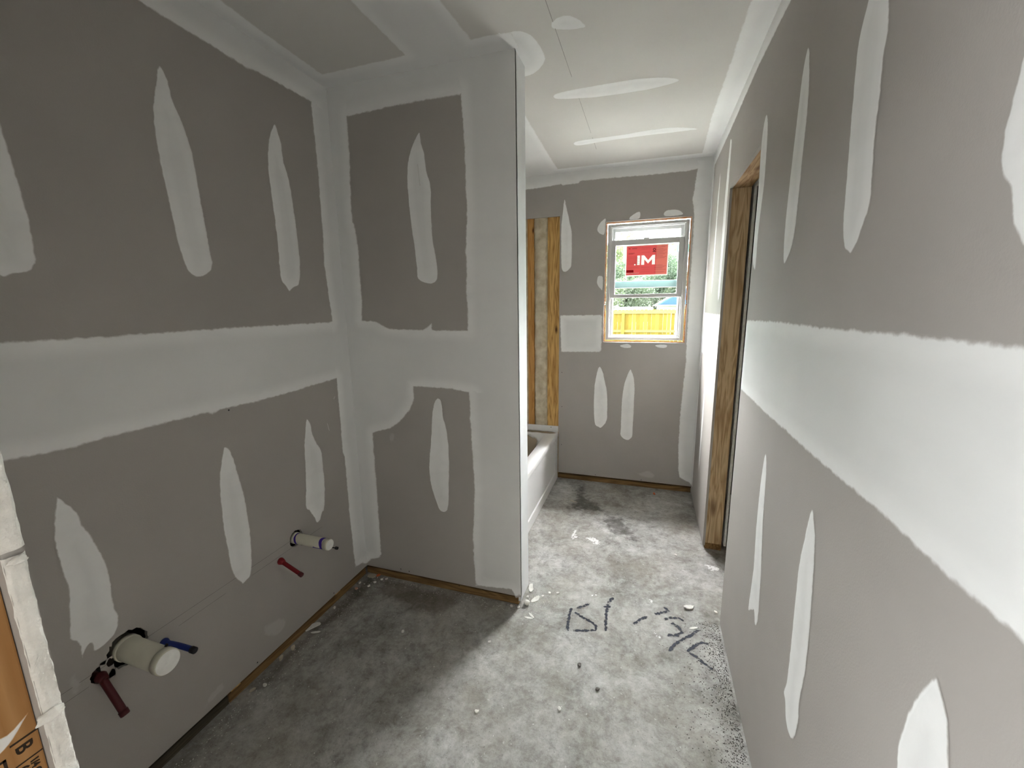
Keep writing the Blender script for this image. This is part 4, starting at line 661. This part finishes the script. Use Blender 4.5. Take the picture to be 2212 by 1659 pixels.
boxes('small_print',[((-.170,sy-.0005,z),(-.105+.01*((int(z*1000))%3),sy-.0004,z+.0015)) for z in (1.812,1.804,1.796,1.786,1.778,1.768,1.760,1.735,1.727)]+[((-.072,sy-.0005,z),(-.01,sy-.0004,z+.0015)) for z in (1.878,1.872,1.862,1.84,1.734,1.728,1.716,1.70)],M['st_line'],st)
boxes('small_print',[((.022+.045*(k==0),sy-.0006,z),(.105-.012*(k%3),sy-.0004,z+.0012)) for k,z in enumerate((1.880,1.874,1.862,1.855,1.846,1.838,1.830,1.822,1.812,1.805,1.796,1.745,1.738,1.729,1.722,1.713,1.696))],M['st_ink'],st)
boxes('darker_block',[((-.178,sy-.0006,1.698),(-.125,sy-.0004,1.716))],M['st_darkred'],st); boxes('white_rule',[((-.178,sy-.0006,1.692),(-.085,sy-.0004,1.694))],M['st_white'],st)
bm=bmesh.new(); bmesh.ops.create_circle(bm,cap_ends=False,segments=20,radius=.010); e0=bm.edges[:]; bmesh.ops.create_circle(bm,cap_ends=False,segments=20,radius=.0055); vs_=list(bm.verts)
for i in range(20): bm.faces.new([vs_[i],vs_[(i+1)%20],vs_[20+(i+1)%20],vs_[20+i]])
for v in bm.verts: v.co=Vector((.018+v.co.x,sy-.0008,1.859+v.co.y))
bm_obj('round_emblem',bm,M['black'],st); boxes('round_emblem',[((.006,sy-.0008,1.842),(.030,sy-.0006,1.847))],M['black'],st)
# ================================================================ DEBRIS
def chip(kind,x,y,seed):
    rnd=random.Random(seed)
    specs={'halfmoon':(.034,.024,.0018,'chip'),'sliver':(.022,.006,.0015,'chip'),'chip':(.022,.018,.004,'cream_chip'),'orange':(.016,.008,.005,'orange'),'crumb':(.008,.006,.005,'chip'),'pink':(.008,.007,.005,'pinkchip'),'ball':(.0145,.0135,.0125,'chip'),
      'curl':(.026,.012,.004,'chip'),'torn':(.030,.014,.002,'chip'),'tri':(.009,.008,.002,'chip'),'darknub':(.009,.007,.006,'grit'),'stick':(.030,.004,.003,'cream_chip'),'flatchip':(.013,.008,.002,'cream_chip')}
    a,b,h,mm=specs[kind]; bm=bmesh.new()
    if kind=='ball':
        bmesh.ops.create_icosphere(bm,subdivisions=3,radius=1)
        for v in bm.verts: k=1+.12*noise.noise(v.co*2); v.co=Vector((x+v.co.x*a*k,y+v.co.y*b*k,h+v.co.z*h*k))
    else:
        n=14 if kind in('halfmoon','curl') else 9; top=[];bot=[]; rot=rnd.uniform(0,6.28)
        if kind=='halfmoon': rot=.9
        for k in range(n):
            an=2*math.pi*k/n; r_=1+rnd.uniform(-.22,.22)*(kind not in('halfmoon','sliver','stick'))
            u=math.cos(an)*a*r_; v=math.sin(an)*b*r_
            if kind=='halfmoon': v=max(v,-.25*b)
            if kind=='tri': u*=1 if u>0 else .5
            cu=.25*abs(u)+(u/a)**2*.004*(kind=='curl')
            X=x+u*math.cos(rot)-v*math.sin(rot); Y=y+u*math.sin(rot)+v*math.cos(rot)
            lift=(u/a+1)*.003 if kind in('halfmoon','curl','torn','flatchip') else 0
            top.append(bm.verts.new((X,Y,h+lift+cu*.2))); bot.append(bm.verts.new((X*.995+x*.005,Y*.995+y*.005,lift*.95)))
        c=bm.verts.new((x,y,h*1.25))
        for k in range(n): j=(k+1)%n; bm.faces.new([top[k],top[j],c]); bm.faces.new([bot[k],bot[j],top[j],top[k]])
        bm.faces.new(bot[::-1])
    return bm_obj({'ball':'compound_ball','orange':'plastic_scrap','stick':'wood_splinter','crumb':'plaster_crumb','pink':'pink_crumb','darknub':'mortar_nub'}.get(kind,'paper_chip' if kind in('torn','curl') else 'plaster_chip'),bm,M[mm],smooth=(kind=='ball'))
LAB={0:'large half-moon white chip leaning on the left bottom plate',1:'thin white sliver lying beside the half-moon chip',2:'jagged cream chip in the corner of left wall and partition',3:'orange plastic wedge in the corner beside a cream chip',
7:'pinkish round crumb by the left plate near the corner',10:'white ball of compound at the foot of the partition end',11:'curled white flake against the foot of the partition end',12:'torn white paper chip beside the white compound ball',13:'triangular white chip right of the torn paper chip',
16:'longer white sliver in front of the partition end',17:'shorter white sliver in front of the partition end',18:'curled white flake near the right wall above the black writing',19:'thin white sliver touching the black slash writing',21:'dark nub with white crumbs in the middle of the floor',22:'small dark nub on the bare middle floor',
24:'small orange scrap near the back wall',25:'thin wood splinter on the damp stain near the tub',27:'flat chip by the left plate, middle of three',28:'flat rounded chip by the left plate, farthest of three in the near run',30:'long flat chip by the left plate, nearest the camera'}
LAB[27]='small flat chip by the left plate, just nearer than the half-moon chip'; LAB[28]='long rounded flat chip by the middle of the left plate'
for i,(kd,(x,y)) in enumerate(D['debris']):
    x=max(x,XL+.006); o=chip(kd,x,y,i*7+3)
    if i in LAB: tagt(o,LAB[i],{'stick':'splinter','orange':'scrap'}.get(kd,'debris'))
    else: tagt(o,'tiny pale plaster crumb on the bare concrete floor','crumb','plaster crumbs scattered on the floor')
def grit(name,label,m,spots,seed):
    rnd=random.Random(seed); V=[];F=[]
    for (x,y,s) in spots:
        b=len(V); a0=rnd.uniform(0,6)
        for k in range(3): an=a0+k*2.09; V.append((x+math.cos(an)*s*rnd.uniform(.6,1.3),y+math.sin(an)*s*rnd.uniform(.6,1.3),.0005))
        V.append((x,y,.0005+s*rnd.uniform(.5,1.1))); F+=[(b,b+1,b+3),(b+1,b+2,b+3),(b+2,b,b+3)]
    o=mk(name,V,F,m,None,'stuff'); tagt(o,label,'debris'); return o
R_=random.Random(3); sp=[]
for _ in range(3200):
    y=R_.uniform(.5,1.9); d=abs(R_.gauss(0,.035)) if R_.random()<.65 else abs(R_.gauss(0,.09)); sp.append((XR-.004-d,y,R_.uniform(.0009,.0034)))
grit('floor_grit','dark grit lying along the foot of the right wall',M['grit'],sp,1)
sp=[]
for _ in range(900): sp.append((R_.uniform(-1.35,.05),R_.uniform(.3,3.25),R_.choice((.0008,.0012,.0018,.0028))))
for _ in range(500): sp.append((X1+.02+abs(R_.gauss(0,.07)),Y1+.06+R_.gauss(0,.06),R_.uniform(.001,.0035)))
for _ in range(300): sp.append((XL+.02+abs(R_.gauss(0,.05)),R_.uniform(.7,1.7),R_.uniform(.001,.003)))
for _ in range(200): sp.append((R_.uniform(XL,X1),Y1-.0-abs(R_.gauss(0,.03)),R_.uniform(.001,.003)))
sp=[s for s in sp if not(s[0]<X1 and Y1<s[1]<Y1+TY) and not(s[0]<TX1+.01 and s[1]>Y1)]
grit('plaster_dust','white plaster specks scattered over the concrete floor',M['chip'],sp,2)
# ================================================================ OUTSIDE
GZ=-.55
M['bounce_yard']=mat('pale_bounce_yard',(.46,.445,.42),.95,.1,var=.15,vscale=1.2)  # hidden near ground, made pale to bounce sunlight up to the ceiling
g=mk('ground',[(-60,YB+.3,GZ),(60,YB+.3,GZ),(60,9,GZ),(-60,9,GZ)],[(0,1,2,3)],M['bounce_yard'],None,'structure')
M['lawn']=mat('green_lawn',(.060,.085,.022),.95,.1,var=.3,vscale=1.2)
mk('lawn',[(-60,9,GZ),(60,9,GZ),(60,120,GZ),(-60,120,GZ)],[(0,1,2,3)],M['lawn'],g)
boxes('foundation',[((-8,YB+.13,GZ-.2),(8,YB+.3,-.1))],M['gypsum'],g)
M['fence']=[wood('fence_pine_%d'%k,c,tuple(v*.75 for v in c),2,knot=(.16,.07,.02),kn=.05,kscale=2.4) for k,c in enumerate(((.165,.120,.020),(.19,.142,.028),(.145,.102,.015)))]
M['rail']=wood('fence_rail_pine',(.25,.195,.06),(.20,.15,.04),0,kn=.03)
fy=17; fence=empty('wooden_fence',(0,fy,GZ)); tagt(fence,'yellow pine privacy fence beyond the window','fence'); bpy.context.view_layer.update()
def fc(o): o.parent=fence; o.matrix_parent_inverse=fence.matrix_world.inverted(); return o
def picket_mesh(seed):
    bm=bmesh.new(); w=.0692; P=[(-w,0),(w,0),(w,1.77),(w-.02,1.80),(-w+.02,1.80),(-w,1.77)]
    a=[bm.verts.new((x,0,z)) for x,z in P]; b=[bm.verts.new((x,.016,z)) for x,z in P]
    bm.faces.new(a); bm.faces.new(b[::-1])
    for i in range(6): j=(i+1)%6; bm.faces.new([a[i],a[j],b[j],b[i]])
    me=bpy.data.meshes.new('picket'); bmesh.ops.recalc_face_normals(bm,faces=bm.faces[:]); bm.to_mesh(me); bm.free(); me.materials.append(M['fence'][seed]); return me
pm=[picket_mesh(k) for k in range(3)]
x=-3.2; i=0
while x<4.6:
    o=bpy.data.objects.new('picket',pm[i%3]); C.objects.link(o); o.parent=fence; o.location=(x+random.uniform(-.002,.002),.0,random.uniform(-.008,.008)); o.rotation_euler=(0,random.uniform(-.002,.002),0); x+=.1405; i+=1
    if x>.75: o.scale=(.88+.03*(i%2),1,1)
for z0,z1 in ((1.095,1.225),(.385,.475),(-.30,-.21)):
    z0,z1=[(q) for q in (z0,z1)]; fc(boxes('rail',[((-3.4,fy-.04,z0),(4.7,fy,z1))],M['rail']))
for xp in (-.94-2.4,-.94,-.94+2.4,-.94+4.8): fc(boxes('post',[((xp-.05,fy-.13,GZ),(xp+.05,fy-.035,1.13))],M['fence'][1]))
# garage beyond the fence
M['siding']=mat('white_siding',(.42,.43,.44),.7,.2); M['roof']=mat('blue_grey_roof',(.018,.036,.055),1.0,.0,var=.08,vscale=8); M['fascia']=mat('white_fascia',(.50,.50,.50),.6,.2)
gy=30; ga=empty('garage',(3,gy,GZ)); tagt(ga,'white garage with blue-grey roof behind the fence at right','building'); bpy.context.view_layer.update()
def gc(o): o.parent=ga; o.matrix_parent_inverse=ga.matrix_world.inverted(); return o
bm=bmesh.new()
for z in range(10): box(bm,(.55,gy+.0+.012*(z%2),GZ+z*.185),(6.5,gy+4,GZ+(z+1)*.185-.006))
gc(bm_obj('siding',bm,M['siding']))
bm=bmesh.new(); prof=[(.60,1.38),(6.9,1.38),(6.2,2.75),(2.9,2.75)]
a=[bm.verts.new((x_,gy-.15+(z_-1.38)*1.3,z_)) for x_,z_ in prof]; b=[bm.verts.new((x_,gy+4.2-(z_-1.38)*.9,z_)) for x_,z_ in prof]; bm.faces.new(a); bm.faces.new(b[::-1])
for i in range(4): j=(i+1)%4; bm.faces.new([a[i],a[j],b[j],b[i]])
gc(bm_obj('roof',bm,M['roof']))
bm=bmesh.new(); a=[bm.verts.new(p) for p in ((.20,gy-.35,1.33),(.36,gy-.35,1.33),(3.05,gy-.35,2.90),(2.9,gy-.35,2.95))]; b=[bm.verts.new((v.co.x,v.co.y+.25,v.co.z)) for v in a]; bm.faces.new(a); bm.faces.new(b[::-1])
for i in range(4): j=(i+1)%4; bm.faces.new([a[i],a[j],b[j],b[i]])
gc(bm_obj('fascia',bm,M['fascia'])); gc(boxes('eave',[((.36,gy-.3,1.31),(6.9,gy-.12,1.38))],M['fascia']))
# parked van, only its roof shows
van=empty('van',(-.95,22,GZ)); tagt(van,'pale van parked behind the fence, only its roof showing','vehicle'); bpy.context.view_layer.update()
def vc(o): o.parent=van; o.matrix_parent_inverse=van.matrix_world.inverted(); return o
bm=bmesh.new(); prof=[(-3.0,-.25),(-3.0,.45),(-2.2,.62),(-1.72,1.16),(-1.62,1.31),(1.2,1.32),(1.35,1.2),(1.4,-.25)]
prof=[(-1.62+ (x_+1.62)*.62 if x_<-1.62 else -1.62+(x_+1.62)*.62,z_) for x_,z_ in prof]
a=[bm.verts.new((x_,21.2,z_)) for x_,z_ in prof]; b=[bm.verts.new((x_,22.9,z_)) for x_,z_ in prof]; bm.faces.new(a); bm.faces.new(b[::-1])
for i in range(len(prof)): j=(i+1)%len(prof); bm.faces.new([a[i],a[j],b[j],b[i]])
bmesh.ops.bevel(bm,geom=bm.edges[:],offset=.05,segments=2,affect='EDGES')
vc(bm_obj('body',bm,mat('pale_van_paint',(.44,.45,.50),.4,.4),smooth=False)); vc(boxes('side_window',[((-1.45,21.18,.62),(-.75,21.2,1.08)),((-.65,21.18,.62),(.05,21.2,1.08))],M['black']))
for xw in (-2.0,-.25): vc(tube_obj('wheel',[(xw,21.15,GZ+.33),(xw,21.4,GZ+.33)],.33,M['black'],n=20))
# street sign
ss=empty('street_sign',(1.42,24,GZ)); tagt(ss,'green street sign blades on a thin pole beyond the fence','sign'); bpy.context.view_layer.update()
def sc_(o): o.parent=ss; o.matrix_parent_inverse=ss.matrix_world.inverted(); return o
sc_(tube_obj('pole',[(1.42,24,GZ),(1.42,24,6.35)],.03,mat('sign_pole',(.20,.26,.27),.5,.4))); sc_(boxes('sign_blade',[((1.25,23.98,4.05),(1.85,23.995,4.45))],mat('green_sign',(.06,.22,.17),.5,.4))); sc_(boxes('sign_blade',[((1.1,23.98,5.65),(1.75,23.995,5.78))],mat('cyan_sign',(.08,.42,.50),.5,.4)))
# trees
M['bark']=mat('pale_bark',(.26,.24,.21),.95,.1,var=.25,vscale=9); M['leaf']=[translucent('leaf_%d'%k,c,.10) for k,c in enumerate(((.13,.155,.105),(.19,.205,.125),(.09,.11,.08)))]
def crown(seed,n,rx,rz,leaf=.085,sparse=0):
    r=random.Random(seed); cl=[(r.uniform(-rx,rx)*.72,r.uniform(-rx,rx)*.72,r.uniform(-rz,rz)*.8,r.uniform(.35,.75)) for _ in range(26)]; V=[];F=[]
    for _ in range(n):
        c=r.choice(cl); d=Vector((r.gauss(0,1),r.gauss(0,1),r.gauss(0,1))).normalized()*c[3]*r.uniform(.5,1.05); p=Vector((c[0],c[1],c[2]))+d
        s=leaf*r.uniform(.6,1.3); a=Vector((r.gauss(0,1),r.gauss(0,1),r.gauss(0,.7))).normalized(); b=a.cross(Vector((r.gauss(0,1),r.gauss(0,1),r.gauss(0,1)))).normalized()
        k=len(V); V+=[p-a*s,p+b*s*.5,p+a*s,p-b*s*.5]; F.append((k,k+1,k+2,k+3))
    me=bpy.data.meshes.new('foliage'); me.from_pydata([tuple(v) for v in V],[],F); me.materials.append(M['leaf'][seed%3]); return me
CR=[crown(0,9000,2.0,2.6),crown(1,9000,2.1,2.3),crown(2,9000,1.8,2.9),crown(4,2600,2.0,2.2,.08)]
def trunk(h,r,seed,lean=0):
    rr=random.Random(seed); bm=bmesh.new(); P=[(lean*(k/6)+rr.uniform(-.05,.05)*(k>0),rr.uniform(-.05,.05),h*k/6) for k in range(7)]; tube(bm,P,r,9,True,[r*(1-.09*k) for k in range(7)])
    for k in range(5): z=h*(.4+.11*k); an=rr.uniform(0,6.28); tube(bm,[(lean*z/h,0,z),(lean*z/h+math.cos(an)*.5,math.sin(an)*.5,z+.5),(lean*z/h+math.cos(an)*1.1,math.sin(an)*1.1,z+.9)],r*.3,6,True,[r*.35,r*.22,r*.1])
    me=bpy.data.meshes.new('trunk'); bm.to_mesh(me); bm.free(); me.materials.append(M['bark']); return me
TR=[trunk(5,.13,1),trunk(6.5,.16,2,.3),trunk(7.5,.11,3,-.2)]
TY_=[27,36,26,29,50,37.5,42,47,38,56,66,80,92,46]
spots=[(-7.5,27,0,2.2,1.1),(-4.6,29,1,2.4,1.1),(-2.9,25,0,1.7,.9),(-1.4,28,2,2.0,1.0),(-1.9,34,1,4.2,1.2),(.2,31,2,2.6,1.0),(.9,36,0,3.4,1.1),(2.0,34,1,2.4,1.0),(3.6,35,2,2.0,1.0),(5.6,36,1,2.3,1.15),(-.6,33,3,5.6,1.3),(-3.6,36,1,4.6,1.3),(1.0,40,3,5.6,1.2),(7.5,34,0,2.4,1.1)]
names=['bushy green tree far left behind the fence','broad pale green tree left of the window view','low leafy tree rising over the fence left of the van','dark green tree behind the pale van','tall pale tree behind the dark green tree','slim dark tree left of the garage','green tree with tall trunk behind the garage peak','pale green tree over the garage roof','narrow dark tree right of the street sign','wide pale tree beyond the garage','tall airy tree with sparse leaves against the sky','big pale tree at the rear left','sparse treetop thinning out at the sky right','rounded tree far right beyond the garage']
for (x_,y_,k,z_,s_),nm in zip(spots,names):
    q_=TY_[names.index(nm)]/y_; x_*=q_; s_*=q_**.8; z_=(z_-2)*q_+2; y_=TY_[names.index(nm)]
    t=empty('tree',(x_,y_,GZ)); tagt(t,nm,'tree','trees beyond the fence'); f=bpy.data.objects.new('foliage',CR[k]); C.objects.link(f); f.parent=t; f.location=(0,0,z_); f.scale=(s_,s_,s_); f.rotation_euler=(0,0,x_)
    q=bpy.data.objects.new('trunk',TR[(k+int(y_))%3]); C.objects.link(q); q.parent=t; q.rotation_euler=(0,0,y_)

for o in bpy.data.objects:
    if o.parent and (o.name.startswith('small_print') or o.name.startswith('printed_stamp')): o['kind']='stuff'
    if o.parent and o.name.startswith('lettering') and len(o.data.vertices)>16: o.name='small_print'; o['kind']='stuff'
